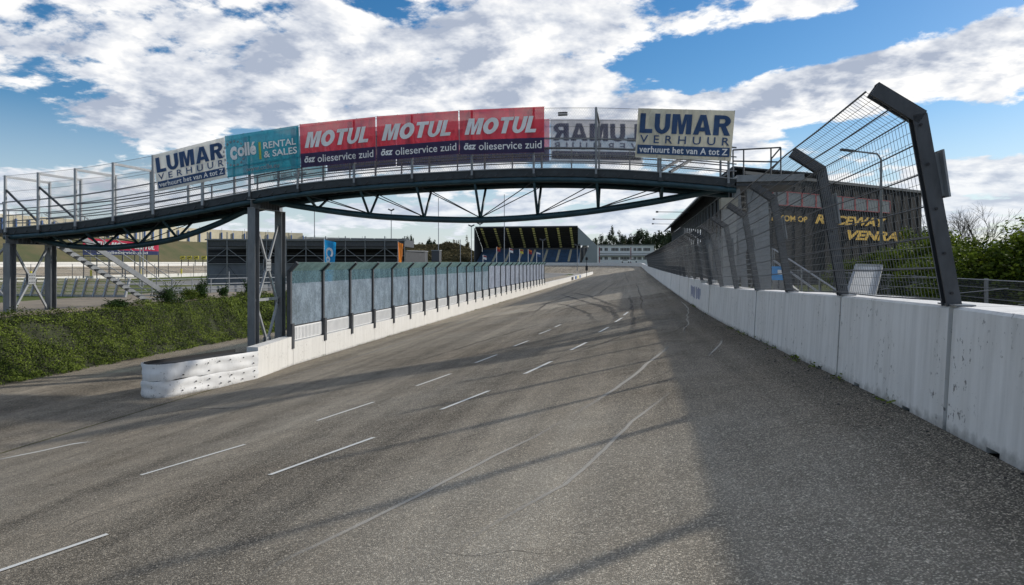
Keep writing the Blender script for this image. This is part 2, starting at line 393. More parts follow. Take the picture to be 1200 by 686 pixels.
def mat_pane(name, tint, c, clear, dirt):
    """glass pane, dirtier (more opaque, dusty) where dirt is high"""
    m, nt, N, L, b = nodemat(name); setc(b, c, 0.35)
    b.inputs['Specular IOR Level'].default_value = 0.5
    g = N.new('ShaderNodeNewGeometry'); mp = N.new('ShaderNodeMapping'); L.new(g.outputs['Position'], mp.inputs[0]); mp.inputs['Scale'].default_value = (1, 1, 0.6)
    n = N.new('ShaderNodeTexNoise'); L.new(mp.outputs[0], n.inputs['Vector']); n.inputs['Scale'].default_value = 2.0; n.inputs['Detail'].default_value = 8; n.inputs['Roughness'].default_value = 0.72
    n2 = N.new('ShaderNodeTexNoise'); L.new(g.outputs['Position'], n2.inputs['Vector']); n2.inputs['Scale'].default_value = 14; n2.inputs['Detail'].default_value = 6; n2.inputs['Roughness'].default_value = 0.8
    av = N.new('ShaderNodeMath'); av.operation = 'ADD'; L.new(n.outputs['Fac'], av.inputs[0]); L.new(n2.outputs['Fac'], av.inputs[1])
    mr = N.new('ShaderNodeMapRange'); L.new(av.outputs[0], mr.inputs[0]); mr.inputs[1].default_value = 0.8; mr.inputs[2].default_value = 1.2
    mr.inputs[3].default_value = min(1, clear + dirt); mr.inputs[4].default_value = max(0, clear - dirt)
    r = N.new('ShaderNodeValToRGB'); L.new(av.outputs[0], r.inputs[0]); r.color_ramp.elements[0].position = 0.42; r.color_ramp.elements[1].position = 0.62
    # AddNode output is 0..2, ramp clamps: rescale
    hf = N.new('ShaderNodeMath'); hf.operation = 'MULTIPLY'; hf.inputs[1].default_value = 0.5; L.new(av.outputs[0], hf.inputs[0]); L.new(hf.outputs[0], r.inputs[0])
    r.color_ramp.elements[0].color = (*[x * 0.8 for x in c], 1); r.color_ramp.elements[1].color = (*[min(1, x * 1.25) for x in c], 1)
    L.new(r.outputs[0], b.inputs['Base Color'])
    trl = N.new('ShaderNodeBsdfTranslucent'); L.new(r.outputs[0], trl.inputs[0])
    m0 = N.new('ShaderNodeMixShader'); m0.inputs[0].default_value = 0.4; L.new(b.outputs[0], m0.inputs[1]); L.new(trl.outputs[0], m0.inputs[2])
    tp = N.new('ShaderNodeBsdfTransparent'); tp.inputs[0].default_value = (*tint, 1)
    m2 = N.new('ShaderNodeMixShader'); L.new(mr.outputs[0], m2.inputs[0]); L.new(m0.outputs[0], m2.inputs[1]); L.new(tp.outputs[0], m2.inputs[2])
    L.new(m2.outputs[0], N['Material Output'].inputs[0])
    return m
def mat_mark(name, c, cover=0.5, scale=3.0, stretch=(1, 1, 1)):
    """worn paint or rubber on the road: breaks up where it is worn away"""
    m, nt, N, L, b = nodemat(name); setc(b, c, 0.8)
    g = N.new('ShaderNodeNewGeometry'); mp = N.new('ShaderNodeMapping'); L.new(g.outputs['Position'], mp.inputs[0]); mp.inputs['Scale'].default_value = stretch
    n = N.new('ShaderNodeTexNoise'); L.new(mp.outputs[0], n.inputs['Vector']); n.inputs['Scale'].default_value = scale; n.inputs['Detail'].default_value = 8; n.inputs['Roughness'].default_value = 0.75
    n2 = N.new('ShaderNodeTexNoise'); L.new(g.outputs['Position'], n2.inputs['Vector']); n2.inputs['Scale'].default_value = 70; n2.inputs['Detail'].default_value = 3
    a = N.new('ShaderNodeMath'); a.operation = 'MULTIPLY_ADD'; L.new(n2.outputs['Fac'], a.inputs[0]); a.inputs[1].default_value = 0.45; L.new(n.outputs['Fac'], a.inputs[2])
    mr = N.new('ShaderNodeMapRange'); L.new(a.outputs[0], mr.inputs[0]); mr.inputs[1].default_value = 0.52 + 0.4 * cover; mr.inputs[2].default_value = 0.77 + 0.4 * cover
    mr.inputs[3].default_value = cover; mr.inputs[4].default_value = 0.0
    at = N.new('ShaderNodeAttribute'); at.attribute_name = 'wear'; fm = N.new('ShaderNodeMath'); fm.operation = 'MULTIPLY'
    L.new(at.outputs['Fac'], fm.inputs[0]); L.new(mr.outputs[0], fm.inputs[1]); mr = fm
    tp = N.new('ShaderNodeBsdfTransparent'); mx = N.new('ShaderNodeMixShader'); L.new(mr.outputs[0], mx.inputs[0]); L.new(tp.outputs[0], mx.inputs[1]); L.new(b.outputs[0], mx.inputs[2])
    L.new(mx.outputs[0], N['Material Output'].inputs[0]); return m

MT = dict(
    asphalt=mat_asphalt('asphalt', (0.255, 0.226, 0.184)),
    wall=mat_white_wall('painted_concrete', (0.74, 0.725, 0.70), 0.6),
    wall_clean=mat_white_wall('painted_concrete_clean', (0.68, 0.665, 0.63), 0.35),
    belt=mat_white_wall('white_belt', (0.78, 0.775, 0.76), 0.22),
    rubber=paint('black_rubber', (0.02, 0.02, 0.02), 0.8),
    gap=paint('joint_filler', (0.03, 0.03, 0.028), 0.9),
    steel=paint('galvanised_steel', (0.21, 0.22, 0.23), 0.45, 0.35, 0.16, 5),
    steel_lt=paint('pale_galvanised', (0.31, 0.32, 0.33), 0.45, 0.3, 0.12, 5),
    steel_dk=paint('dark_weathered_steel', (0.062, 0.066, 0.073), 0.55, 0.3, 0.25, 9, stretch=(1, 1, 0.4)),
    wire=paint('fence_wire', (0.24, 0.245, 0.25), 0.5, 0.5, 0.1, 4),
    wire_dk=paint('dark_fence_wire', (0.09, 0.095, 0.10), 0.5, 0.4, 0.1, 4),
    teal=paint('teal_paint', (0.016, 0.052, 0.068), 0.45, 0.1, 0.3, 3),
    dark=paint('dark_deck_steel', (0.030, 0.036, 0.040), 0.6, 0.1, 0.3, 4),
    black=paint('flat_black', (0.015, 0.015, 0.017), 0.7),
    conc=paint('grey_concrete', (0.30, 0.30, 0.29), 0.8, 0, 0.18, 1.6, 0.3),
    ivy=mat_leaf('ivy_leaf', (0.070, 0.120, 0.018), 0.6, 0.3, 1.4, (0.17, 0.22, 0.035)),
    laurel=mat_leaf('laurel_leaf', (0.055, 0.10, 0.010), 0.55, 0.4, 0.7, (0.15, 0.20, 0.02)),
    shrub=mat_leaf('dark_shrub_leaf', (0.035, 0.068, 0.018), 0.4, 0.25, 1.5),
    pine=mat_leaf('pine_needle', (0.048, 0.066, 0.034), 0.45, 0.15, 0.12),
    brush=mat_leaf('brown_brush', (0.105, 0.092, 0.045), 0.4, 0.2, 0.12, (0.16, 0.13, 0.06)),
    bark=paint('bark', (0.09, 0.075, 0.06), 0.9),
    soil=paint('dry_soil', (0.20, 0.165, 0.12), 0.95, 0, 0.25, 0.6, 0.4),
    litter=paint('leaf_litter', (0.030, 0.035, 0.014), 0.95, 0, 0.4, 3),
    wood=paint('weathered_wood', (0.74, 0.62, 0.40), 0.8, 0, 0.15, 2),
    tan=paint('tan_boards', (0.46, 0.41, 0.29), 0.7, 0, 0.12, 0.5),
    blue=paint('blue_paint', (0.03, 0.09, 0.25), 0.5),
    yellow=paint('yellow_paint', (0.60, 0.52, 0.07), 0.5, 0, 0.12, 3),
    pale_yellow=paint('skylit_yellow', (0.80, 0.76, 0.30), 0.6, 0, 0.15, 0.4),  # brightened yellow stands in for daylight coming through the roof strips
    red=paint('red_paint', (0.30, 0.02, 0.03), 0.5),
    orange=mat_banner('orange_cloth', (0.85, 0.27, 0.04), 0.4, 0.0),
    white=paint('white_paint', (0.75, 0.75, 0.74), 0.5, 0, 0.06, 2),
    clad=paint('dark_cladding', (0.011, 0.011, 0.013), 0.95, 0, 0.2, 1.0),
    gold=paint('gold_letters', (0.75, 0.44, 0.04), 0.5, 0, 0.1, 3),
    glass_dk=paint('dark_glass', (0.05, 0.055, 0.06), 0.12, 0, 0.3, 0.8),
    seat=paint('blue_seats', (0.014, 0.05, 0.11), 0.6, 0, 0.3, 0.5),
    roof_lt=paint('skylight_panel', (0.8, 0.8, 0.8), 0.4),
    mark=mat_mark('worn_white_paint', (0.72, 0.71, 0.66), 0.93, 6),
    mark_faint=mat_mark('faint_white_paint', (0.42, 0.41, 0.38), 0.6, 2.2),
    skid=mat_mark('tyre_rubber_mark', (0.035, 0.034, 0.033), 0.5, 1.2),
    skid_soft=mat_mark('soft_rubber_mark', (0.05, 0.049, 0.046), 0.42, 1.0),
    crack=mat_mark('asphalt_crack', (0.03, 0.028, 0.026), 0.55, 3),
    seam=mat_mark('asphalt_seam', (0.50, 0.46, 0.39), 0.7, 4),
    b_red=mat_banner('banner_red', (0.56, 0.026, 0.05)), b_navy=mat_banner('banner_navy', (0.055, 0.05, 0.14)),
    b_white=mat_banner('banner_white', (0.74, 0.72, 0.66), 0.3, 0.1), b_cream=mat_banner('banner_cream', (0.62, 0.58, 0.46), 0.15, 0.0, 0.12),
    b_teal=mat_banner('banner_teal', (0.01, 0.25, 0.34)), b_ink=mat_banner('banner_ink', (0.035, 0.09, 0.22), 0.2, 0.04),
    b_letter=mat_banner('banner_letters', (0.90, 0.89, 0.88), 0.03, 0.0), b_yellow=mat_banner('banner_yellow', (0.62, 0.62, 0.12), 0.3, 0.05),
    b_grey=mat_banner('banner_back_grey', (0.40, 0.40, 0.43), 0.4, 0.2), b_greyink=mat_banner('banner_back_ink', (0.13, 0.14, 0.24), 0.3, 0.12),
    b_pink=mat_banner('banner_back_red', (0.55, 0.16, 0.22), 0.5, 0.15), b_blue2=mat_banner('banner_back_blue', (0.14, 0.22, 0.42), 0.5, 0.15), b_teal2=mat_banner('banner_back_teal', (0.10, 0.33, 0.40), 0.5, 0.2),
    b_sky=mat_banner('flag_blue', (0.02, 0.30, 0.62), 0.45, 0.0),
    pane=mat_pane('dusty_glass', (0.74, 0.83, 0.87), (0.38, 0.45, 0.52), 0.36, 0.16),
    pane_far=mat_pane('clear_dusty_glass', (0.80, 0.84, 0.90), (0.48, 0.52, 0.60), 0.40, 0.2),
    pane_top=mat_pane('tinted_glass', (0.60, 0.78, 0.82), (0.24, 0.36, 0.40), 0.60, 0.08),
    visor=mat_pane('tinted_visor', (0.66, 0.86, 0.82), (0.42, 0.55, 0.53), 0.45, 0.1),
)
def mat_ground():
    m, nt, N, L, b = nodemat('infield_ground'); setc(b, (0.1, 0.1, 0.05), 0.95); b.inputs['Specular IOR Level'].default_value = 0.1
    g = N.new('ShaderNodeNewGeometry')
    n = N.new('ShaderNodeTexNoise'); L.new(g.outputs['Position'], n.inputs['Vector']); n.inputs['Scale'].default_value = 0.035; n.inputs['Detail'].default_value = 8
    n2 = N.new('ShaderNodeTexNoise'); L.new(g.outputs['Position'], n2.inputs['Vector']); n2.inputs['Scale'].default_value = 1.5; n2.inputs['Detail'].default_value = 6
    a = N.new('ShaderNodeMath'); a.operation = 'MULTIPLY_ADD'; L.new(n2.outputs['Fac'], a.inputs[0]); a.inputs[1].default_value = 0.5; L.new(n.outputs['Fac'], a.inputs[2])
    r = N.new('ShaderNodeValToRGB'); L.new(a.outputs[0], r.inputs[0])
    r.color_ramp.elements[0].position = 0.6; r.color_ramp.elements[0].color = (0.070, 0.098, 0.022, 1)
    r.color_ramp.elements[1].position = 1.0; r.color_ramp.elements[1].color = (0.13, 0.125, 0.05, 1)
    L.new(r.outputs[0], b.inputs['Base Color']); return m
MT['ground'] = mat_ground()
MT['bankgrass'] = paint('dry_bank_grass', (0.120, 0.094, 0.045), 0.95, 0, 0.3, 0.12, c2=(0.055, 0.068, 0.022))
MT['pale_tarmac'] = paint('pale_tarmac', (0.30, 0.28, 0.25), 0.9, 0, 0.15, 0.1)
MT['mid_tarmac'] = paint('mid_tarmac', (0.16, 0.155, 0.145), 0.9, 0, 0.15, 0.3)

# ------------------------------------------------------------------ ground, track, banks
def s_list(): 
    a = [-60, -40, -30, -20]; x = -15.0
    while x < 40: a.append(x); x += 1.0
    while x < 120: a.append(x); x += 4.0
    while x < S_CURVE: a.append(x); x += 10.0
    for k in range(0, 61): a.append(S_CURVE + (S_END - S_CURVE) * k / 60)
    for k in range(1, 12): a.append(S_END + k * 25.0)
    return a
SL = s_list()
mb = MB(); nO = 24
for s in SL:
    for k in range(nO + 1):
        o = TW * k / nO; u, v = path(s, o); mb.v.append((u, v, bank(s, o) + 0.004))
for i in range(len(SL) - 1):
    for k in range(nO):
        a = i * (nO + 1) + k; mb.f.append((a, a + nO + 1, a + nO + 2, a + 1)); mb.m.append(0)
road = struct(mb, 'race_track', MT['asphalt'], True)
def ramp01(x, a, b): t = max(0.0, min(1.0, (x - a) / (b - a))); return t * t * (3 - 2 * t)
# terrain in the same ring coordinates
OL = [2600, 1200, 500, 200, 100, 60, 45, 36, 30, 26, 22, 19, 16, 13, 10, 8, 6, 3, 0.6]
mb = MB(); rows = [-o for o in OL] + [0.25, 7.5, 15.2, TW + 0.02, 20, 30, 50, RAD - 0.01]
def terr(s, o):
    z0 = zr(s)
    if o <= -0.3:
        far = ramp01(s, S_CURVE + RAD * 1.45, S_CURVE + RAD * 1.75)
        base = 1.9 + 0.5 * ramp01(s, 100, 220)
        d = -o; hb = interp(d, [(0.6, 2.3), (5, 3.0), (8, 3.6), (22, 11.5), (36, 11.3), (60, 5), (100, 2.0), (3000, 2.0)])
        z = base * (1 - far) + hb * far
        return z
    if o < TW: return bank(s, o) - 0.12
    return 0.0
for s in SL:
    for o in rows:
        u, v = path(s, o); mb.v.append((u, v, terr(s, o)))
n = len(rows)
for i in range(len(SL) - 1):
    for k in range(n - 1):
        a = i * n + k; mb.f.append((a, a + n, a + n + 1, a + 1))
        d = -rows[k]; su = SL[i]
        mb.m.append(1 if (d >= 5.9 and su > S_CURVE + RAD * 1.4) else 0)
struct(mb, 'ground', [MT['ground'], MT['bankgrass']], True)
mb = MB(); mb.add([(-6000, -6000, -1), (6000, -6000, -1), (6000, 6000, -1), (-6000, 6000, -1)], [(0, 1, 2, 3)])
struct(mb, 'far_plain', MT['ground'])
# pit lane beside the track, at the foot of the ivy bank
mb = MB(); mb.grid(lambda a, b: (-13.02 - 8.0 * a, -40 + 250 * b, 0.012 - 0.004 * a), 8, 60); struct(mb, 'pit_lane', MT['asphalt'])
# infield tarmac areas beyond
mb = MB()
mb.grid(lambda a, b: (-21.0 - 75 * a, 95 + 150 * b, 0.012), 4, 4); struct(mb, 'infield_tarmac', MT['mid_tarmac'])
mb = MB()
def apron(a, b):
    s = S_CURVE - 25 + (math.pi * RAD * 0.75 + 25) * a; o = TW + 0.05 + 5.5 * b; u, v = path(s, o); return (u, v, 0.03)
mb.grid(apron, 40, 1); struct(mb, 'track_apron', MT['pale_tarmac'])
mb = MB()
mb.grid(lambda a, b: (-58 + 34 * a, 188 + 5 * b + 4 * math.sin(a * 2), 0.03), 10, 1); struct(mb, 'infield_road', MT['pale_tarmac'])

# earth mound behind the pit lane
def mound(u, v):
    z = interp(-u, [(20.2, -0.05), (20.6, 0.15), (22.3, 1.85), (23.0, 2.08), (26, 1.9), (48, 1.85), (60, 0.0), (90, -0.3)])
    return z * (1 - ramp01(v, 58, 72)) - 0.02 + 0.06 * mnoise.noise(Vector((u * 0.5, v * 0.5, 0)))
mb = MB(); us = [-19.9, -20.2, -20.6, -21.2, -21.8, -22.3, -22.7, -23.2, -24, -26, -29, -33, -38, -43, -48, -54, -60, -66]
vs_ = [-20 + 1.5 * i for i in range(66)]
for v in vs_:
    for u in us: mb.v.append((u, v, mound(u, v)))
for j in range(len(vs_) - 1):
    for i in range(len(us) - 1):
        a = j * len(us) + i; mb.f.append((a, a + len(us), a + len(us) + 1, a + 1)); mb.m.append(0 if us[i] > -22.6 else (1 if us[i] > -32 else 2))
struct(mb, 'earth_mound', [MT['litter'], MT['soil'], MT['ground']], True)
# ivy: leaves all over the front of the mound
def leafq(mb, p, nrm, size, rnd):
    t = Vector((rnd.uniform(-1, 1), rnd.uniform(-1, 1), rnd.uniform(-1, 1))); n_ = (nrm + t * 0.75).normalized()
    a = n_.orthogonal().normalized(); b = n_.cross(a); th = rnd.uniform(0, 6.28)
    a, b = a * math.cos(th) + b * math.sin(th), b * math.cos(th) - a * math.sin(th)
    s = size * rnd.uniform(0.7, 1.3)
    q = [p + a * s * 0.5, p + b * s * 0.42, p - a * s * 0.5 , p - b * s * 0.42]
    k = len(mb.v); mb.v += [tuple(x) for x in q]; mb.f.append((k, k + 1, k + 2, k + 3)); mb.m.append(0)
mb = MB(); rnd = random.Random(3); cnt = 0
while cnt < 110000:
    v = 8 + 52 * rnd.random() ** 1.5; q = rnd.random(); u = -20.15 - 3.0 * q
    cl = mnoise.noise(Vector((u * 0.9, v * 0.7, 2))) 
    if q > 0.82 and cl < (q - 0.82) * 4 - 0.1: continue
    big = mnoise.noise(Vector((u * 0.8, v * 0.55, 9))); lift = 0.02 + 0.42 * max(0, big) + 0.22 * max(0, mnoise.noise(Vector((u * 2.6, v * 2.2, 3)))) + rnd.random() ** 2 * 0.16
    if big < -0.42 and rnd.random() < 0.75: continue
    nrm = Vector((0.72, -0.1, 0.69)) if u > -22.4 else Vector((0.1, 0, 1))
    p = Vector((u, v, mound(u, v))) + nrm * lift
    if p.z < 0.03 or (p.z < 0.3 and mnoise.noise(Vector((v * 1.5, 0, 5))) > 0.25 and rnd.random() < 0.8): continue
    leafq(mb, p, nrm, 0.062 if v < 34 else 0.095, rnd); cnt += 1
tag(mb.build('ivy', MT['ivy']), 'dense green ivy covering the sloping bank beside the pit lane', 'ivy', kind='stuff')

# ------------------------------------------------------------------ painted lines, skids and joints on the road
def strip(pts, w, lift=0.012, w1=None, edge=1.0):
    """ribbon lying on the road through world points"""
    mb = MB(); mb.fade = []; w1 = w if w1 is None else w1; n = len(pts)
    for i, p in enumerate(pts):
        d = (pts[min(i + 1, n - 1)] - pts[max(i - 1, 0)]); d.z = 0; d.normalize(); s = Vector((-d.y, d.x, 0))
        ww = w + (w1 - w) * i / (n - 1)
        for k in (-0.5, -0.2, 0.2, 0.5):
            q = p + s * ww * k; mb.v.append((q.x, q.y, zground(q.x, q.y) + lift))
            mb.fade.append((1.0 if abs(k) < 0.3 else edge) * (1.0 if edge else min(1, 4 * i / n, 4 * (n - 1 - i) / n)))
    for i in range(n - 1):
        for c in range(3): mb.f.append((4 * i + c, 4 * i + c + 1, 4 * i + c + 5, 4 * i + c + 4)); mb.m.append(0)
    return mb
def dense(pp, step=0.5):
    out = []
    for a, b in zip(pp, pp[1:]):
        k = max(1, int((b - a).length / step))
        out += [a.lerp(b, i / k) for i in range(k)]
    return out + [pp[-1]]
for (x0, y0, x1, y1) in [(165, 558, 287, 522), (372, 494, 438, 472), (488, 453, 528, 439), (557, 426, 582, 416.5), (602, 406.5, 619, 400), (632, 392, 645, 387), (650, 384, 657, 381),
                         (316, 558, 438, 514), (517, 481, 573, 459), (615, 439, 646, 424.5), (669, 411, 687, 402), (702, 390, 713, 384), (721, 378, 729, 373), (731, 370, 736, 366),
                         (-40, 684, 126, 627.5)]:
    a, b = on_track(x0, y0), on_track(x1, y1)
    strip(dense([a, b]), 0.085 if y0 > 440 else 0.1, 0.013).build('lane_dash', MT['mark'], road)
for pts, w, m, nm in [([(-20, 543), (0, 539), (40, 531), (85, 521), (110, 518)], 0.12, 'mark', 'faded_line'),
                  ([(285, 686), (350, 650), (430, 612), (500, 577), (560, 546), (620, 516), (665, 492)], 0.06, 'seam', 'asphalt_joint'),
                  ([(665, 492), (700, 470), (737, 446), (762, 424), (787, 404)], 0.08, 'seam', 'asphalt_joint'),
                  ([(510, 655), (560, 628), (605, 600), (660, 570), (710, 528), (740, 496), (790, 458)], 0.05, 'seam', 'asphalt_joint'),
                  ([(160, 494), (215, 475), (270, 462), (345, 440), (440, 412), (520, 385), (590, 362)], 0.09, 'mark_faint', 'faded_line'),
                  ([(150, 492), (220, 480), (300, 478)], 0.10, 'skid_soft', 'tyre_mark')]:
    P3 = dense([on_track(*q) for q in pts], 0.4); r2 = random.Random(len(pts) * 7 + int(pts[0][0]))
    P3 = dense(P3, 0.12); P3 = [p + Vector((0.03 * mnoise.noise(p * 1.7), 0.03 * mnoise.noise(p * 4.1), 0)) for p in P3]
    strip(P3, w * 1.5, 0.010, edge=0.0).build(nm, MT[m], road)
for k, (pts, w, m) in enumerate([([(0, 596), (120, 570), (300, 532), (430, 500)], 0.03, 'crack'), ([(0, 545), (130, 508)], 0.03, 'crack'), ([(510, 650), (560, 651), (600, 648), (640, 650), (668, 646)], 0.016, 'crack'),
                  ([(372, 585), (470, 560), (560, 528), (640, 505)], 0.02, 'crack'), ([(470, 540), (560, 510), (660, 478)], 0.02, 'crack'), ([(700, 470), (750, 452), (795, 430)], 0.03, 'crack'), ([(160, 575), (250, 548), (330, 520)], 0.02, 'crack'),
                  ([(420, 430), (500, 408), (560, 388)], 0.05, 'crack'), ([(520, 420), (600, 400), (680, 372)], 0.05, 'crack'), ([(880, 500), (905, 480), (925, 462)], 0.012, 'crack'), 
                   ([(20, 640), (120, 600), (260, 560)], 0.04, 'crack'),
                  ([(640, 372), (660, 363), (680, 358), (700, 357), (716, 361), (722, 372), (716, 382)], 0.16, 'skid'), ([(655, 345), (680, 352), (705, 360), (722, 370), (728, 382)], 0.16, 'skid'),
                  ([(668, 343), (690, 347), (712, 356), (740, 366)], 0.16, 'skid'), ([(640, 355), (665, 358), (690, 368), (698, 380)], 0.14, 'skid'), ([(620, 372), (640, 356), (672, 346), (700, 338)], 0.14, 'skid'),
                  ([(575, 384), (640, 366), (700, 346), (722, 330)], 0.12, 'skid_soft'), ([(738, 345), (740, 358), (742, 380), (736, 398)], 0.1, 'skid'),
                  ([(731, 318), (735, 328), (741, 338)], 0.12, 'crack'), ([(745, 330), (752, 352), (752, 372)], 0.14, 'crack'),
                  ([(820, 512), (860, 508), (950, 498), (1000, 501), (1080, 505)], 0.022, 'crack'), ([(745, 405), (790, 390), (810, 378)], 0.05, 'crack'),
                  ([(795, 350), (807, 362), (806, 378), (800, 395)], 0.07, 'seam'), ([(845, 398), (838, 410), (828, 420)], 0.07, 'seam'),
                  ([(560, 448), (640, 425), (720, 398), (770, 380)], 0.1, 'skid_soft'), ([(470, 430), (560, 402), (640, 378)], 0.14, 'skid_soft')]):
    P3 = dense([on_track(*q) for q in pts], 0.35 if m != 'crack' else 0.06)
    P3 = [p + Vector((0.10 * mnoise.noise(p * 0.9 + Vector((k, 0, 0))), 0, 0)) for p in P3]
    if m == 'crack':
        P3 = [p + Vector((0.05 * mnoise.noise(p * 4 + Vector((k, 3, 0))), 0.07 * mnoise.noise(p * 5 + Vector((0, k, 7))), 0)) for p in P3]; w *= 0.7
    strip(P3, w * (2.0 if 'skid' in m else 1), 0.006 + 0.0002 * k, edge=0.0).build('crack' if m == 'crack' else ('asphalt_joint' if m == 'seam' else 'tyre_mark'), MT[m], road)

# ------------------------------------------------------------------ text
def text_geo(s, offset=0.0, shear=0.0, spacing=1.0):
    cu = bpy.data.curves.new('lettering_curve', 'FONT'); cu.body = s; cu.size = 1.0; cu.offset = offset; cu.shear = shear; cu.space_character = spacing; cu.resolution_u = 3
    ob = bpy.data.objects.new('lettering_tmp', cu); COL.objects.link(ob)
    dg = bpy.context.evaluated_depsgraph_get(); me = bpy.data.meshes.new_from_object(ob.evaluated_get(dg))
    vs = [v.co.copy() for v in me.vertices]; fs = [tuple(p.vertices) for p in me.polygons]
    bpy.data.objects.remove(ob); bpy.data.curves.remove(cu); bpy.data.meshes.remove(me)
    x0 = min(v.x for v in vs); x1 = max(v.x for v in vs); y0 = min(v.y for v in vs); y1 = max(v.y for v in vs)
    return [((v.x - x0) / (x1 - x0), (v.y - y0) / (y1 - y0)) for v in vs], fs
TXT = {}
def _arc(cx, cy, rx0, ry0, rx1, ry1, a0, a1, n):
    out = []
    for i in range(n):
        t0, t1 = R(a0 + (a1 - a0) * i / n), R(a0 + (a1 - a0) * (i + 1) / n)
        out.append([(cx + rx0 * math.cos(t0), cy + ry0 * math.sin(t0)), (cx + rx1 * math.cos(t0), cy + ry1 * math.sin(t0)), (cx + rx1 * math.cos(t1), cy + ry1 * math.sin(t1)), (cx + rx0 * math.cos(t1), cy + ry0 * math.sin(t1))])
    return out
GLY = {  # heavy block capitals: width, polygons
    'L': (0.66, [[(0, 0), (1, 0), (1, .21), (.42, .21), (.42, 1), (0, 1)]]),
    'U': (0.80, [[(0, .40), (.33, .40), (.33, 1), (0, 1)], [(.67, .40), (1, .40), (1, 1), (.67, 1)]] + _arc(.5, .40, .17, .21, .5, .42, 180, 360, 10)),
    'M': (1.00, [[(0, 0), (0, 1), (.27, 1), (.27, 0)], [(.73, 0), (.73, 1), (1, 1), (1, 0)], [(.27, 1), (.38, 1), (.5, .45), (.62, 1), (.73, 1), (.73, .74), (.60, 0), (.40, 0), (.27, .74)]]),
    'A': (0.92, [[(0, 0), (.30, 0), (.5, .76), (.5, 1), (.34, 1)], [(1, 0), (.70, 0), (.5, .76), (.5, 1), (.66, 1)], [(.33, .17), (.67, .17), (.61, .37), (.39, .37)]]),
    'R': (0.86, [[(0, 0), (.33, 0), (.33, 1), (0, 1)], [(.33, .81), (.56, .81), (.56, 1), (.33, 1)], [(.33, .42), (.56, .42), (.56, .60), (.33, .60)], [(.42, .42), (.72, .45), (1, 0), (.65, 0)]] + _arc(.56, .71, .10, .105, .42, .29, -90, 90, 8)),
    'O': (0.95, _arc(.5, .5, .18, .25, .5, .51, 0, 360, 18)),
    'T': (0.78, [[(0, .79), (1, .79), (1, 1), (0, 1)], [(.31, 0), (.69, 0), (.69, .79), (.31, .79)]]),
}
def block_text(mb, s, fn, x0, y0, x1, y1, d, shear=0.0, gap=0.10, double=True):
    tot = sum(GLY[c][0] for c in s) + gap * (len(s) - 1) + shear; cx = 0.0
    for c in s:
        w, polys = GLY[c]
        for poly in polys:
            for dd in ((d, -d) if double else (d,)):
                mb.add([fn(x0 + (x1 - x0) * (cx + px * w + shear * py) / tot, y0 + (y1 - y0) * py, dd) for px, py in poly], [tuple(range(len(poly)))])
        cx += w + gap
def text_on(mb, s, fn, x0, y0, x1, y1, d, offset=0.02, shear=0.0, spacing=1.0, double=True):
    """fn(a, b, d): a 0..1 left to right, b 0..1 bottom to top, d offset along normal; letters fill the given rectangle"""
    key = (s, offset, shear, spacing)
    if key not in TXT: TXT[key] = text_geo(*key)
    vs, fs = TXT[key]
    for dd in ((d, -d) if double else (d,)):
        mb.add([fn(x0 + (x1 - x0) * a, y0 + (y1 - y0) * b, dd) for a, b in vs], fs)
def rect_on(mb, fn, x0, y0, x1, y1, d, nx=10, ny=2):
    for dd in ((d, -d) if d else (0,)):
        mb.grid(lambda a, b: fn(x0 + (x1 - x0) * a, y0 + (y1 - y0) * b, dd), nx, ny)

# ------------------------------------------------------------------ right-hand wall and catch fence
BL = 2.92; WU = 2.45; WH = 1.0
def block_mb(h, length=BL - 0.045):
    mb = MB(); w0, w1 = 0.66, 0.60
    segs = [0, 0.66, 0.84, 2.06, 2.24, length]; zb = [0, 0.045, 0, 0.045, 0]
    c = 0.022
    prof = lambda b: [(0.0 + (b / h) * 0.06, b), (0.06 - 0.003, h - c), (0.06 + c, h), (0.06 + w1 - c, h), (0.06 + w1, h - c), (w0, b)]
    e = 0.02
    for i in range(5):
        y0, y1 = segs[i], segs[i + 1]; p = prof(zb[i])
        for k in range(6):
            a, b = p[k], p[(k + 1) % 6]
            mb.add([(a[0], y0, a[1]), (b[0], y0, b[1]), (b[0], y1, b[1]), (a[0], y1, a[1])], [(3, 2, 1, 0)])
    for y, rev in ((0, False), (length, True)):
        p = prof(0); f = tuple(range(6)); mb.add([(a[0], y, a[1]) for a in p], [f if not rev else f[::-1]])
    for k, y in enumerate(segs[1:5]):
        q = [(0.0, y, 0), (w0, y, 0), (w0, y, 0.045), (0.003, y, 0.045)]
        mb.add(q, [(0, 1, 2, 3)])
    return mb
rw = thing('track_wall', 'white painted concrete block wall along the right side of the track under the catch fence', 'wall', (WU, 10, zr(10)))
BM = {}
j0 = 6.02
for k in range(-3, 69):
    v0 = j0 + BL * k
    h = WH + (0.10 if v0 > 24 else 0.0)
    key = round(h, 2)
    if key not in BM: BM[key] = block_mb(h).mesh('barrier_block', MT['wall'])
    z0, z1 = zr(v0 + 0.1), zr(v0 + BL - 0.1)
    o = inst('barrier_block', BM[key], rw, (WU, v0, z0 - 0.004))
    o.rotation_euler = (math.atan2(z1 - z0, BL - 0.2), 0, R(0.25 * math.sin(k * 2.3)))
mb = MB(); jc = [j0 + BL * (k - 3) for k in range(73)]
for v in jc:
    z = zr(v)
    for x, zz in ((WU + 0.09, -0.2), (WU + 0.55, -0.2), (WU + 0.55, 0.93), (WU + 0.09, 0.93)): mb.v.append((x, v, z + zz))
for i in range(len(jc) - 1):
    for k in range(4): a = 4 * i + k; b = 4 * i + (k + 1) % 4; mb.f.append((a, b, b + 4, a + 4)); mb.m.append(0)
mb.build('joint_core', MT['gap'], rw)
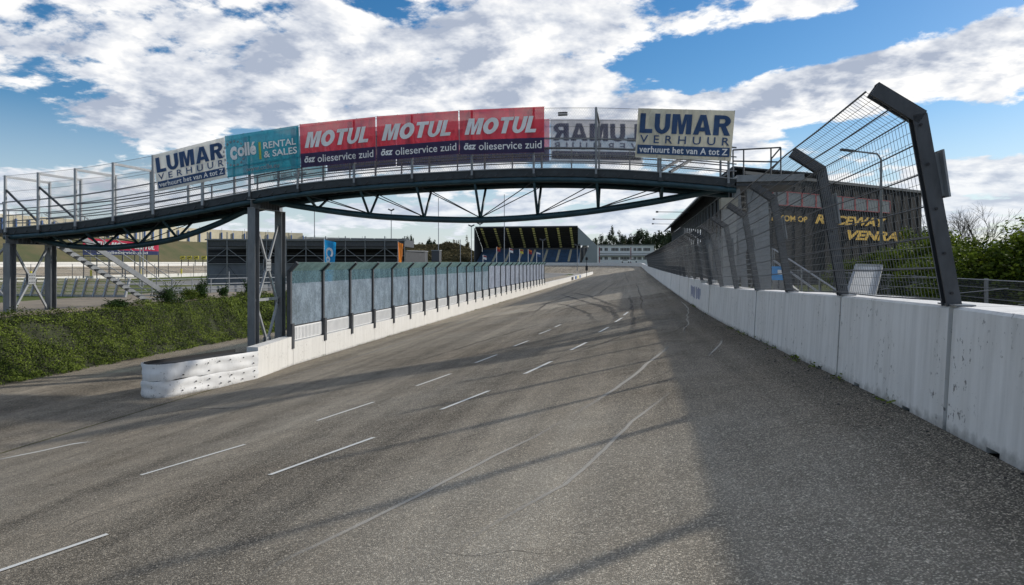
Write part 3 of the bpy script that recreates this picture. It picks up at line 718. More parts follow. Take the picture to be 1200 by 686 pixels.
# a worn blue slogan on the taller section
def fnw(a, b, d): 
    v = 30.6 - 4.4 * a; return Vector((WU + 0.02 - d, v, zr(v) + 0.25 + 0.62 * b))
mb = MB()
for (i, (x, y, w, h)) in enumerate([(0.0, 0.1, 0.07, 0.8), (0.1, 0.3, 0.05, 0.6), (0.17, 0.1, 0.07, 0.75), (0.28, 0.15, 0.08, 0.7), (0.39, 0.1, 0.05, 0.8), (0.56, 0.1, 0.08, 0.8), (0.68, 0.2, 0.06, 0.6), (0.77, 0.1, 0.08, 0.8), (0.89, 0.15, 0.09, 0.7)]):
    rect_on(mb, fnw, x, y, x + w, y + h, 0, 2, 2)
mb.fade = [1.0] * len(mb.v); mb.build('faded_slogan', mat_mark('faded_blue_paint', (0.16, 0.20, 0.38), 0.7, 8), rw)
# far outer wall round the turn and down the other side
ow = thing('outer_track_wall', 'long low white wall curving round the far turn of the oval', 'wall', (path(320, 0)[0], path(320, 0)[1], 2.6))
def wall_run(mb, s0, s1, n, o, h, th, dz=0.0):
    for i in range(n):
        a, b = s0 + (s1 - s0) * i / n, s0 + (s1 - s0) * (i + 1) / n
        pts = []
        for s in (a, b):
            for oo in (o, o - th):
                u, v = path(s, oo); z = (bank(s, max(0, o)) if dz is None else dz + bank(s, max(0, o)))
                pts += [(u, v, z - 0.05), (u, v, z + h)]
        mb.add(pts, [(0, 1, 5, 4), (2, 6, 7, 3), (1, 3, 7, 5)] + ([(0, 2, 3, 1)] if i == 0 else []) + ([(4, 5, 7, 6)] if i == n - 1 else []))
for a, b in [(207.5, 240)] + [(240 + 17 * k, 240 + 17 * (k + 1)) for k in range(12)] + [(444 + 22 * k, 444 + 22 * (k + 1)) for k in range(11)]:
    mb = MB(); wall_run(mb, a, b - 0.06, 4, 0.0, 1.15, 0.4); mb.build('wall_section', MT['wall_clean'], ow)

cf = thing('catch_fence', 'steel mesh catch fence with leaning cranked posts on top of the right-hand wall', 'fence', (2.7, 6, zr(6) + 1))
def fz(v): return zr(v) + WH + (0.10 if v > 24 else 0.0)
UB, UE, UT = 2.545, 2.29, 1.95       # base, elbow, tip (u)
HE, HT = 1.52, 1.77
def post_mb():
    mb = MB(); t = 0.012
    # cranked channel: solid web plus two flanges along v
    b, e, tp = Vector((0, 0, 0)), Vector((UE - UB, 0, HE)), Vector((UT - UB, 0, HT))
    for y in (-0.045, 0.045):
        mb.beam(b + Vector((0, y, 0)), e + Vector((0, y, 0.03)), 0.11, 0.018, (0, 1, 0)); mb.beam(e + Vector((0.02, y, 0.0)), tp + Vector((0, y, 0)), 0.11, 0.018, (0, 1, 0))
    mb.beam(b + Vector((0.05, 0, 0)), e + Vector((0.05, 0, 0.03)), 0.012, 0.10, (0, 1, 0)); mb.beam(e + Vector((0.05, 0, 0.05)), tp + Vector((0.03, 0, 0.05)), 0.012, 0.10, (0, 1, 0))
    return mb
pm = post_mb().mesh('fence_post', MT['steel_dk'])
plm = MB(); plm.box(-0.02, -0.16, 0, 0.13, 0.16, 0.012); plm = plm.mesh('base_plate', MT['steel'])
brm = MB()
brm.beam((0, 0, 0), (-0.05, 0, 0.34), 0.10, 0.14, (0, 1, 0)); brm.beam((0.055, -0.06, -0.01), (0.005, -0.06, 0.37), 0.015, 0.16, (0, 1, 0)); brm = brm.mesh('reflector_bracket', MT['steel'])
bolt = MB(); bolt.tube([(0, -0.066, 0), (0, -0.075, 0)], 0.013, 6); bolt = bolt.mesh('bolt', MT['black'])
LFT = [0.10, 0.42, 0.78, 1.14, 1.46]
for k in range(0, 40):
    v = j0 + 0.06 + BL * k; z = fz(v)
    p = inst('fence_post', pm, cf, (UB, v, z))
    inst('base_plate', plm, p, (UB - 0.02, v, z))
    if k < 12:
        inst('reflector_bracket', brm, p, (UB - 0.115, v + 0.02, z + 0.88))
    if k < 3:
        for h in LFT: inst('bolt', bolt, p, (UB + (UE - UB) * h / HE - 0.01, v, z + h))
def fpt(v, h, push=-0.07):
    """a point on the mesh plane at height h (0..HE on the post, beyond on the arm)"""
    z = fz(v)
    if h <= HE: return Vector((UB + (UE - UB) * h / HE + push, v, z + h))
    k = (h - HE) / (math.hypot(UE - UT, HT - HE)); return Vector((UE + (UT - UE) * k + push, v, z + HE + (HT - HE) * k))
HTOT = HE + math.hypot(UE - UT, HT - HE)
FV0, FV1 = j0 + 0.06, j0 + BL * 39
def run_pts(h, v0, v1, step, sag=0.0):
    n = max(1, int((v1 - v0) / step)); out = []
    for i in range(n + 1):
        v = v0 + (v1 - v0) * i / n; p = fpt(v, h); ph = ((v - FV0) / BL) % 1.0; p.z -= sag * 4 * ph * (1 - ph); out.append(p)
    return out
for h in (0.04, 0.30, 0.55, 0.80, 1.06, 1.30, HE, HE + 0.16, HTOT - 0.02):
    mb = MB(); mb.tube(run_pts(h, FV0, FV1, BL / 2, 0.02), 0.007 if h != HTOT - 0.02 else 0.009, 5); mb.build('tension_cable', MT['wire_dk'], cf)
mb = MB(); v = FV0
while v < 22:
    st = 0.074 if v < 14 else 0.085
    r_ = 0.0019
    w = [fpt(v, 0.03), fpt(v, HE), fpt(v, HTOT - 0.02)]
    mb.tube(w, r_ * 1.25, 3, False); v += st
h = 0.05
while h < HTOT:
    mb.tube(run_pts(h, FV0, 22, BL), 0.0024, 3, False); h += 0.085
far_mesh = MB(); h = 0.05
while h < HTOT:
    far_mesh.tube(run_pts(h, 22, FV1, BL * 2), 0.004, 3, False); h += 0.11
v = 22
while v < FV1:
    far_mesh.tube([fpt(v, 0.03), fpt(v, HE), fpt(v, HTOT - 0.02)], 0.003 if v < 40 else 0.0045, 3, False); v += 0.09 if v < 40 else 0.14
far_mesh.build('far_wire_mesh', MT['wire_dk'], cf, kind='stuff')
o = mb.build('wire_mesh', MT['wire'], cf, kind='stuff')

# ------------------------------------------------------------------ left: tyre-belt barrier, white wall, glass screen
iw_mat = MT['wall_clean']
LU = -13.0
iw = thing('inner_track_wall', 'low white concrete wall under the glass screen on the left of the track', 'wall', (LU, 40, 0))
mb = MB(); mb.box(LU - 0.35, 24.95, 0, LU, 27.68, 0.92); inner_me = None
vb = []; v = 27.35
first = MB(); first.prism([(-12.50, 21.25, 0), (LU, 24.60, 0), (LU - 0.4, 24.60, 0), (-12.92, 21.25, 0)], (0, 0, 1.12)); 
o = first.build('end_block', iw_mat, iw); o['label'] = 'taller end block in front of the bridge tower'
v = 24.63; k = 0
seg = MB(); seg.box(-0.35, 0, 0, 0, 2.80, 0.90); seg = seg.mesh('wall_panel', iw_mat)
while v < 100:
    inst('wall_panel', seg, iw, (LU, v, -0.01)); v += 2.82
vend = v
seg2 = MB(); seg2.box(-0.35, 0, 0, 0, 8.9, 0.90); seg2 = seg2.mesh('wall_panel', iw_mat)
while v < 222: inst('wall_panel', seg2, iw, (LU, v, -0.01)); v += 8.95
for i, (va, vb_, m) in enumerate([(146, 151, 'black'), (155, 160, 'blue'), (162, 165, 'yellow'), (168, 172, 'blue')]):
    mb = MB(); mb.box(LU + 0.001, va, 0.12, LU + 0.02, vb_, 0.8); mb.build('sponsor_patch', MT[m], iw)
gs = thing('glass_screen', 'long row of dusty glass panels between dark cranked posts along the left wall', 'glass fence', (LU - 0.15, 26, 0.9))
GV0, GB = 24.55, 2.84; NG = 27
gp = MB(); gw = 0.16
gp.beam((0, 0, 0), (0, 0, 2.78), gw, 0.12, (0, 1, 0)); gp.beam((0, 0, 2.74), (0.34, 0, 3.08), 0.13, 0.12, (0, 1, 0))
gp = gp.mesh('screen_post', MT['steel_dk'])
gf = MB(); gf.box(-0.02, -0.09, -0.25, 0.17, 0.09, 0.72); gf = gf.mesh('post_foot', MT['steel_dk'])
ribp = MB(); ribp.box(-0.02, 0.10, 0.03, 0.03, GB - 0.10, 0.58)
for i in range(22): y = 0.16 + i * (GB - 0.32) / 21; ribp.box(0.03, y - 0.02, 0.07, 0.052, y + 0.02, 0.54)
ribp = ribp.mesh('ribbed_plate', MT['white'])
pn = MB(); pn.box(-0.008, 0.09, 0.62, 0.008, GB - 0.09, 2.27); pn = pn.mesh('glass_pane', MT['pane'])
pnf = MB(); pnf.box(-0.008, 0.09, 0.62, 0.008, GB - 0.09, 2.76); pnf = pnf.mesh('glass_pane', MT['pane_far'])
pt = MB(); pt.box(-0.008, 0.09, 2.275, 0.008, GB - 0.09, 2.76); pt = pt.mesh('upper_pane', MT['pane_top'])
vz = MB(); vz.prism([(0.0, 0.05, 2.77), (0.33, 0.05, 3.10), (0.33, GB - 0.05, 3.10), (0.0, GB - 0.05, 2.77)], (0.008, 0, -0.008)); vz = vz.mesh('visor_pane', MT['visor'])
fr = MB(); fr.box(-0.03, 0.07, 0.585, 0.03, GB - 0.07, 0.625); fr = fr.mesh('sill_rail', MT['black'])
for i in range(NG + 1):
    v = GV0 + GB * i; q = (LU - 0.12, v, 0.9)
    p = inst('screen_post', gp, gs, q); inst('post_foot', gf, p, q)
    if i < NG:
        for nm, me in ((('glass_pane', pn), ('upper_pane', pt)) if i < 13 else (('glass_pane', pnf),)) + (('visor_pane', vz), ('ribbed_plate', ribp), ('sill_rail', fr)): inst(nm, me, gs, q)

# belt-wrapped tyre barrier
tb = thing('tyre_barrier', 'white belt-wrapped tyre barrier with a rounded end at the start of the inner wall', 'barrier', (-13.6, 19, 0))
A_, B_ = Vector((-12.50, 21.22, 0)), Vector((-13.42, 18.25, 0)); dirn = (B_ - A_).normalized(); nr = Vector((-dirn.y, dirn.x, 0)); 
if nr.x > 0: nr = -nr                                    # points away from the track
outline = []
for i in range(14): outline.append(A_.lerp(B_, i / 14))
c_ = B_ + nr * 0.55
for i in range(15):
    a = math.pi * i / 14; outline.append(c_ - nr * 0.55 * math.cos(a) + dirn * 0.55 * math.sin(a))
for i in range(1, 10): outline.append(B_ + nr * 1.1 + (A_ - B_) * i / 9)
def belt(z0, z1, bulge, name):
    mb = MB(); nz = 8; n = len(outline)
    for j in range(nz + 1):
        zz = z0 + (z1 - z0) * j / nz
        for i, p in enumerate(outline):
            t = (outline[min(i + 1, n - 1)] - outline[max(i - 1, 0)]).normalized(); out = Vector((-t.y, t.x, 0))
            if out.dot(p - (A_ + (B_ - A_) * 0.5 + nr * 0.55)) < 0: out = -out
            k = math.sin(math.pi * j / nz) ** 0.4
            w = 0.018 * k + 0.012 + bulge * mnoise.noise(Vector((i * 0.55, j * 0.35, z0 * 5)))
            sag = 0.03 * mnoise.noise(Vector((i * 0.4, 7, z0 * 3))) if j == (nz if z0 < 0.1 else 0) else 0
            q = p + out * w; mb.v.append((q.x, q.y, zz + sag))
    for j in range(nz):
        for i in range(n - 1):
            a = j * n + i; mb.f.append((a, a + 1, a + n + 1, a + n)); mb.m.append(0)
    nf = len(mb.f); inner = MB()
    for j, zz in enumerate((z0 + 0.002, z1 + 0.006)):
        for i, p in enumerate(outline):
            t = (outline[min(i + 1, n - 1)] - outline[max(i - 1, 0)]).normalized(); out = Vector((-t.y, t.x, 0))
            if out.dot(p - (A_ + (B_ - A_) * 0.5 + nr * 0.55)) < 0: out = -out
            q = p - out * 0.03; inner.v.append((q.x, q.y, zz))
    for i in range(n - 1): inner.f.append((i, i + 1, n + i + 1, n + i)); inner.m.append(0)
    inner.build('belt_lining', MT['rubber'], tb)
    mb.m = [1 if (q % (n - 1)) >= 30 else 0 for q in range(len(mb.f))]
    return mb.build(name, [MT['belt'], MT['rubber']], tb, smooth=True)
belt(0.0, 0.50, 0.05, 'rubber_belt'); belt(0.502, 1.0, 0.055, 'rubber_belt')
lid = MB(); lid.prism([(p.x, p.y, 0.90) for p in [q + (A_.lerp(B_, 0.6) + nr * 0.55 - q) * 0.06 for q in outline]], (0, 0, 0.02)); lid.build('top_sheet', MT['rubber'], tb)
bo = MB()
for i in range(1, 14, 2):
    for z in (0.16, 0.36, 0.62, 0.86):
        if random.random() < 0.75:
            p = A_.lerp(B_, i / 14 + random.uniform(-0.02, 0.02)); bo.tube([p - nr * 0.02 + Vector((0, 0, z)), p - nr * 0.062 + Vector((0, 0, z))], 0.02, 6)
bo.build('bolt_head', MT['black'], tb, kind='stuff')
ty = MB()
for i in range(7):
    c = A_.lerp(B_, (i + 0.3) / 7) + nr * 0.55
    for k in range(4):
        ring = []
        for a in range(17):
            t = 2 * math.pi * a / 16; ring.append(c + Vector((0.28 * math.cos(t), 0.28 * math.sin(t), 0.12 + 0.23 * k)))
        ty.tube(ring, 0.115, 6, False)
ty.build('stacked_tyres', MT['rubber'], tb, smooth=True, kind='stuff')

# ------------------------------------------------------------------ footbridge
BU, BV0, BV1 = -13.72, 22.95, 24.95
DTOP = [(-12.5, 5.28), (-10.5, 5.36), (-7.0, 5.60), (-3.34, 6.08), (0.14, 6.62), (1.9, 6.84), (3.5, 6.97), (6.0, 7.10), (9.65, 7.19), (12.5, 7.12), (14.6, 6.96), (16.65, 6.74), (17.2, 6.66)]
def cat(x, P):
    if x <= P[0][0]: return P[0][1]
    if x >= P[-1][0]: return P[-1][1]
    for i in range(len(P) - 1):
        if x <= P[i + 1][0]: break
    p0, p1, p2, p3 = P[max(0, i - 1)], P[i], P[i + 1], P[min(len(P) - 1, i + 2)]
    h = p2[0] - p1[0]; t = (x - p1[0]) / h
    m1 = (p2[1] - p0[1]) / (p2[0] - p0[0]) * h; m2 = (p3[1] - p1[1]) / (p3[0] - p1[0]) * h
    return (2 * t**3 - 3 * t**2 + 1) * p1[1] + (t**3 - 2 * t**2 + t) * m1 + (-2 * t**3 + 3 * t**2) * p2[1] + (t**3 - t**2) * m2
def dz(t): return cat(t, DTOP)
def bp(t, v, h=0.0): return Vector((BU + t, v, dz(t) + h))
fb = thing('footbridge', 'arched dark teal steel footbridge with mesh sides crossing above the track', 'footbridge', (BU, 24, 0))
TE = 17.0; TS = -10.7
ts = [TS + (TE - TS) * i / 56 for i in range(57)]
def ribbon(mb, v0, v1, h0, h1, t0=TS, t1=TE, n=56):
    mb_ = []
    for i in range(n):
        a, b = t0 + (t1 - t0) * i / n, t0 + (t1 - t0) * (i + 1) / n
        P_ = [bp(a, v0, h0), bp(a, v1, h0), bp(a, v1, h1), bp(a, v0, h1), bp(b, v0, h0), bp(b, v1, h0), bp(b, v1, h1), bp(b, v0, h1)]
        fs = [(0, 4, 5, 1), (1, 5, 6, 2), (2, 6, 7, 3), (3, 7, 4, 0)]
        if i == 0: fs.append((0, 1, 2, 3))
        if i == n - 1: fs.append((7, 6, 5, 4))
        mb.add(P_, fs)
mb = MB(); ribbon(mb, BV0 + 0.08, BV1 - 0.08, -0.10, -0.04); mb.build('deck', MT['steel'], fb)
for v0, v1 in ((BV0, BV0 + 0.07), (BV1 - 0.07, BV1)):
    mb = MB(); ribbon(mb, v0, v1, -0.27, 0.0); mb.build('edge_channel', MT['dark'], fb)
    mb = MB(); ribbon(mb, v0 - 0.03, v0 - 0.001 if v0 < 24 else v1 + 0.03, -0.022, 0.012); mb.build('edge_lip', MT['steel'], fb)
for v in (BV0 + 0.07, BV1 - 0.07):
    mb = MB(); mb.tube([bp(t, v, -0.37) for t in ts], 0.095, 8); mb.build('top_chord', MT['teal'], fb, smooth=True)
mb = MB()
t = TS + 0.4
while t < TE: mb.beam(bp(t, BV0 + 0.1, -0.2), bp(t, BV1 - 0.1, -0.2), 0.08, 0.12); t += 0.75
mb.build('cross_beams', MT['dark'], fb, kind='stuff')
mb = MB(); t = TS + 0.5; k = 0
while t < TE:
    mb.beam(bp(t, BV0 - 0.02, -0.24), bp(t + 0.1, BV0 - 0.02, -0.15), 0.012, 0.03); t += 0.52
mb.build('cable_clips', MT['steel_dk'], fb, kind='stuff')
# lower chords and the V struts with pairs of tie rods
VC = 23.95
def chord_pts(px):
    out = []
    for x, y in px: p = on_v(x, y, VC); out.append((p.x - BU, p.z))
    return out
main_c = chord_pts([(309, 234), (345, 241), (400, 249), (440, 253.5), (480, 256), (520, 257.5), (560, 258), (600, 256.5), (640, 253.5), (683, 249), (730, 242.5), (775, 235), (818, 227), (850, 221)])
left_c = chord_pts([(14, 272), (40, 280), (60, 284.5), (80, 288), (104, 290.2), (128, 290.5), (148, 289), (177, 285.5), (207, 279.5), (236, 270), (262, 259.5), (290, 246)])
for nm, P_ in (('bottom_chord', main_c), ('bottom_chord', left_c)):
    mb = MB(); t0, t1 = P_[0][0], P_[-1][0]
    pts = [Vector((BU + t0 + (t1 - t0) * i / 40, VC, cat(t0 + (t1 - t0) * i / 40, P_))) for i in range(41)]
    mb.tube(pts, 0.115, 8); mb.build(nm, MT['teal'], fb, smooth=True)
def struts(P_, xs, rods):
    tt = [on_v(x, 250, VC).x - BU for x in xs]; zz = [cat(t, P_) for t in tt]
    for t, z in zip(tt, zz):
        for v in (BV0 + 0.09, BV1 - 0.09):
            mb = MB(); mb.tube([Vector((BU + t, v, dz(t) - 0.40)), Vector((BU + t, VC, z))], 0.05, 6); mb.build('strut', MT['teal'], fb, smooth=True)
    for (i, j) in rods:
        for v in (BV0 + 0.09, BV1 - 0.09):
            mb = MB(); mb.tube([Vector((BU + tt[i], v, dz(tt[i]) - 0.42)), Vector((BU + tt[j], VC, zz[j] + 0.08))], 0.018, 5); mb.build('tie_rod', MT['dark'], fb)
struts(main_c, [372, 433, 497, 563, 630, 701, 775], [(0, 1), (1, 2), (2, 3), (4, 3), (5, 4), (6, 5)])
struts(left_c, [82, 120, 163, 208], [(0, 1), (1, 2), (3, 2)])
# portal frames, rails, fencing
HP = 2.05
PT = [-10.55, -9.05, -7.4, -5.75, -4.05, -2.0, -0.1, 1.8, 3.95, 6.1, 8.25, 10.4, 12.5, 14.6, 16.75]
for k, t in enumerate(PT):
    for v in (BV0 - 0.035, BV1 + 0.035):
        f = MB(); f.beam(bp(t, v, -0.22), bp(t, v, HP if k < 14 else 1.05), 0.09 if k < 6 else 0.07, 0.07, (0, 1, 0))
        f.build('fence_post', MT['steel_lt'] if k < 6 else MT['steel'], fb)
    if k < 5 or k == 12: f = MB(); f.beam(bp(t, BV0 + 0.001, HP - 0.05), bp(t, BV1 - 0.001, HP - 0.05), 0.07, 0.09); f.build('portal_beam', MT['steel_lt'] if k < 6 else MT['steel'], fb)
    g = MB(); g.cbox(bp(t, BV0 - 0.06, -0.24), 0.14, 0.03, 0.12); g.build('clamp_plate', MT['dark'], fb)
for t in (-9.8, -8.2, -6.6, -3.0, -1.0, 0.9, 2.9, 5.0, 7.2, 9.3, 11.5, 13.6):
    if t > -3.5:
        g = MB(); g.beam(bp(t, BV1 + 0.03, -0.1), bp(t, BV1 + 0.03, 1.02), 0.05, 0.05, (0, 1, 0)); g.build('baluster', MT['steel'], fb)
for a, b in ((0, 1), (1, 2)):
    g = MB(); g.beam(bp(PT[a] + 0.03, BV0 - 0.03, HP * 0.72), bp(PT[b] - 0.03, BV0 + 0.02, 0.1), 0.06, 0.07); g.build('diagonal_brace', MT['steel_dk'], fb)
for v in (BV0 - 0.02, BV1 + 0.02):
    for h, r_ in ((0.24, 0.02), (0.47, 0.02), (0.70, 0.02), (1.0, 0.026)):
        mb = MB(); mb.tube([bp(t, v, h) for t in ts], r_, 5); mb.build('handrail', MT['steel'] if v < 24 else MT['steel_dk'], fb)
    for h in (1.4, HP - 0.02):
        mb = MB(); mb.tube([bp(t, v, h) for t in ts if t < 16.2], 0.007, 4); mb.build('strand_wire', MT['wire_dk'], fb)
    mb = MB(); sp = 0.085; t = TS - HP * 0.75
    while t < 16.3:
        for sgn in (1, -1):
            a, b = (t, t + HP * 0.75) if sgn > 0 else (t + HP * 0.75, t)
            pts = [(a + (b - a) * k / 3, HP * k / 3) for k in range(4)]
            pts = [q for q in pts if TS <= q[0] <= 16.3]
            if len(pts) > 1: mb.tube([bp(q[0], v + 0.012 * sgn, q[1]) for q in pts], 0.0028, 3, False)
        t += sp
    mb.build('chain_link_mesh', MT['wire'], fb, kind='stuff')

MT['tower'] = paint('tower_steel', (0.16, 0.168, 0.178), 0.4, 0.25, 0.2, 4, stretch=(1, 1, 0.4))
def tower(name, label, t, z0, ztop, base_v=BV0, nx=1):
    tw = thing(name, label, 'bridge tower', (BU + t, 24, z0))
    u = BU + t; w = 0.30
    for v in (BV0 + 0.06, BV1 - 0.02):
        m = MB(); m.hbeam((u, v, z0 - 0.3), (u, v, ztop - 0.42), w, 0.30, 0.02, (0, 1, 0)); 
        m.build('leg', MT['tower'], tw)
    m = MB(); m.hbeam((u, BV0 - 0.12, ztop - 0.26), (u, BV1 + 0.16, ztop - 0.26), 0.28, 0.32, 0.02)
    for k in range(8): m.box(u - 0.12, BV0 + 0.3 + k * 0.2, ztop - 0.40, u + 0.12, BV0 + 0.32 + k * 0.2, ztop - 0.12)
    m.build('crosshead', MT['steel'], tw)
    H = ztop - 0.5 - z0; mid = [z0 + H * 0.52] if H < 4.5 else [z0 + H * 0.16, z0 + H * 0.66]
    v0, v1 = BV0 + 0.22, BV1 - 0.2; vm = (v0 + v1) / 2
    for zc in mid:
        hh = min(1.45, H * 0.46) if len(mid) == 1 else 1.55
        zt, zb_ = zc + hh, max(zc - hh, z0 + 0.0)
        for a, b in (((v0, zt), (vm, zc)), ((v1, zt), (vm, zc)), ((v0, zb_), (vm, zc)), ((v1, zb_), (vm, zc))):
            m = MB(); m.beam((u, a[0], a[1]), (u, b[0], b[1]), 0.075, 0.075, (1, 0, 0)); m.build('brace', MT['steel_lt'], tw)
        m = MB(); m.box(u + 0.045, vm - 0.17, zc - 0.22, u + 0.065, vm + 0.17, zc + 0.22)
        m.box(u - 0.065, vm - 0.17, zc - 0.22, u - 0.045, vm + 0.17, zc + 0.22); gpl = m.build('gusset_plate', MT['steel_lt'], tw)
        m = MB()
        for a in (-0.1, 0.0, 0.1):
            for b in (-0.14, 0, 0.14): m.cbox((u + 0.07, vm + a, zc + b), 0.02, 0.035, 0.035)
        m.build('bolt_group', MT['steel_dk'], gpl, kind='stuff')
    if len(mid) > 1:
        m = MB(); m.beam((u, v0 - 0.1, z0 + H * 0.44), (u, v1 + 0.1, z0 + H * 0.44), 0.07, 0.10); m.build('tie_bar', MT['steel_lt'], tw)
    return tw
tower('bridge_tower', 'grey steel bridge tower rising behind the white end block and tyre barrier', 0.0, 0.0, dz(0.0) - 0.2)
tower('bridge_tower', 'shorter grey steel bridge tower standing in the ivy at the left edge', -10.45, 1.9, dz(-10.45) - 0.22)
# landing left of the bridge
ld = thing('stair_landing', 'grey steel landing at the left end of the footbridge', 'landing', (-26, 24, 1.9))
m = MB(); m.box(-28.2, BV0 + 0.0, 5.14, BU + TS - 0.02, BV1 + 1.2, 5.30); m.build('platform', MT['steel_dk'], ld)
for u in (-28, -27): 
    m = MB(); m.beam((u, BV0 + 0.1, 1.9), (u, BV0 + 0.1, 5.14), 0.16, 0.16); m.build('leg', MT['steel_dk'], ld)
m = MB(); m.beam((-27.0, 23.05, 1.9), (BU - 10.6, 23.2, 4.9), 0.07, 0.07); m.build('brace', MT['steel_lt'], ld)
m = MB(); m.beam((-27.0, 23.05, 4.8), (BU - 10.6, 23.2, 2.4), 0.07, 0.07); m.build('brace', MT['steel_lt'], ld)
for (a, b) in (((-28.2, BV0 + 0.02), (BU + TS, BV0 + 0.02)), ((-28.2, BV1 + 1.15), (BU + TS - 1.6, BV1 + 1.15)), ((-28.15, BV0), (-28.15, BV1 + 1.2))):
    for h in (0.45, 1.0):
        m = MB(); m.tube([(a[0], a[1], 5.3 + h), (b[0], b[1], 5.3 + h)], 0.025, 5); m.build('handrail', MT['steel'], ld)
    for k in range(4):
        q = Vector(a).lerp(Vector(b), k / 3); m = MB(); m.tube([(q[0], q[1], 5.3), (q[0], q[1], 6.3)], 0.022, 5); m.build('baluster', MT['steel'], ld)
# stairs going down behind the left tower
st_ = thing('steel_stairs', 'open steel stairs with pale treads leading down from the left end of the footbridge', 'stairs', (-23.0, 26, 1.9))
SU0, SU1 = -24.6, -22.9; sv0, sv1, sz0, sz1 = 25.0, 31.2, 5.14, 2.05
for u in (SU0, SU1):
    m = MB(); m.beam((u, sv0, sz0 - 0.02), (u, sv1, sz1), 0.05, 0.24); m.build('stringer', MT['steel'], st_)
    for hh in (0.5, 0.95):
        m = MB(); m.tube([(u, sv0, sz0 + hh), (u, sv1, sz1 + hh)], 0.022, 5); m.build('handrail', MT['steel'], st_)
    for k in range(6):
        f = (k + 0.3) / 5.6; m = MB(); v = sv0 + (sv1 - sv0) * f; z = sz0 + (sz1 - sz0) * f; m.tube([(u, v, z), (u, v, z + 0.95)], 0.02, 5); m.build('baluster', MT['steel'], st_)
tr = MB(); tr.box(SU0 + 0.03, -0.15, -0.03, SU1 - 0.03, 0.15, 0.0); tr.v = [(x - SU0, y, z) for x, y, z in tr.v]; tr = tr.mesh('tread', MT['steel'])
for k in range(16):
    f = (k + 0.5) / 16; inst('tread', tr, st_, (SU0, sv0 + (sv1 - sv0) * f, sz0 + (sz1 - sz0) * f))

# right end: head column, platform and splayed legs
re_ = thing('bridge_abutment', 'grey steel and concrete support holding the right end of the footbridge behind the wall', 'bridge support', (3.5, 24, 1.9))
def rp(x, y, v=22.95): return on_v(x, y, v)
zp0, zp1 = rp(880, 217).z, rp(880, 205.5).z
m = MB(); m.box(BU + TE + 0.0, BV0 - 0.1, zp0 + 0.1, BU + TE + 2.05, BV1 + 0.3, zp1); m.build('platform_beam', MT['steel'], re_)
m = MB(); m.box(BU + TE - 0.05, BV0 + 0.0, zp0 - 0.02, BU + TE + 1.9, BV1 + 0.2, zp0 + 0.09); m.build('lower_flange', MT['steel_dk'], re_)
m = MB(); m.box(BU + TE - 0.42, BV0 - 0.02, 1.6, BU + TE + 0.0, BV0 + 0.45, zp0 - 0.75); m.build('column', MT['conc'], re_)
m = MB(); m.box(BU + TE - 0.48, BV0 - 0.06, zp0 - 0.745, BU + TE + 0.04, BV0 + 0.5, zp0 - 0.40); m.build('bearing_block', paint('tan_block', (0.33, 0.31, 0.25), 0.8), re_)
for (x0, y0, x1, y1, w) in ((863, 222, 872, 330, 0.2), (888, 222, 868, 300, 0.24), (880, 222, 892, 345, 0.34), (893, 222, 898, 345, 0.3)):
    a, b = rp(x0, y0, 23.1 + w), rp(x1, y1, 23.1 + w); b = a + (b - a) * ((a.z - 1.8) / (a.z - b.z))
    m = MB(); m.hbeam(a, b, w, w, 0.02, (0, 1, 0)); m.build('splayed_leg', MT['steel'], re_)
for (pts) in ([(859, 176), (915, 173)], [(859, 189), (913, 190)], [(915, 173), (904, 186)], [(904, 186), (903, 204)], [(914, 188), (905, 198)]):
    a, b = (rp(x, y) for x, y in pts); m = MB(); m.tube([a, b], 0.025, 5); m.build('handrail', MT['steel_dk'], re_)
for x, yt in ((859, 176), (871.5, 175), (903.5, 174), (915, 173)):
    a, b = rp(x, yt), rp(x, 205); m = MB(); m.tube([a, b], 0.025, 5); m.build('baluster', MT['steel_dk'], re_)
for (x0, y0, x1, y1) in ((775, 200, 800, 185), (785, 202, 812, 186)):
    a, b = rp(x0, y0, 23.1), rp(x1, y1, 24.5); m = MB(); m.beam(a, b, 0.1, 0.08); m.build('brace', MT['steel_dk'], re_)
# stairs behind the abutment
s2 = thing('steel_stairs', 'steel stair with open treads climbing behind the right-hand bridge support', 'stairs', (4, 27, 1.9))
for u in (3.6, 5.0):
    m = MB(); m.beam((u, 25.4, zp0), (u, 31.5, 2.3), 0.05, 0.26); m.build('stringer', MT['steel_dk'], s2)
t2 = MB(); t2.box(0.04, -0.14, -0.03, 1.37, 0.14, 0); t2 = t2.mesh('tread', MT['steel_lt'])
for k in range(20): inst('tread', t2, s2, (3.6, 25.5 + 0.3 * k, zp0 - 0.1 - 0.205 * k))

# ------------------------------------------------------------------ banners on the bridge
def banner(name, label, cat_, c, v, base_mat, flip=False, seed=0, group=None):
    """c: four photo corners tl, tr, br, bl on the plane v; returns thing and surface function"""
    P4 = [on_v(x, y, v) for x, y in c]
    if flip: P4 = [P4[1], P4[0], P4[3], P4[2]]
    tl, tr_, br, bl = P4
    sg = 1 if not flip else -1
    def fn(a, b, d=0.0):
        p = (bl.lerp(br, a)).lerp(tl.lerp(tr_, a), b)
        ripple = 0.012 * mnoise.noise(Vector((a * 5, b * 3, seed))) 
        return p + Vector((0, ripple - d, 0))
    root = thing(name, label, cat_, tuple((bl + br) / 2), group)
    mb = MB(); mb.grid(lambda a, b: fn(a, b, 0), 24, 8); mb.build('cloth', base_mat, root, smooth=True)
    mb = MB()
    for a in (0.0, 0.25, 0.5, 0.75, 1.0):
        for b in (0.0, 1.0): q = fn(a, b); mb.tube([q, q + Vector((0, 0.09, 0.03 if b else -0.03))], 0.006, 4)
    mb.build('cable_ties', MT['black'], root, kind='stuff')
    return root, fn
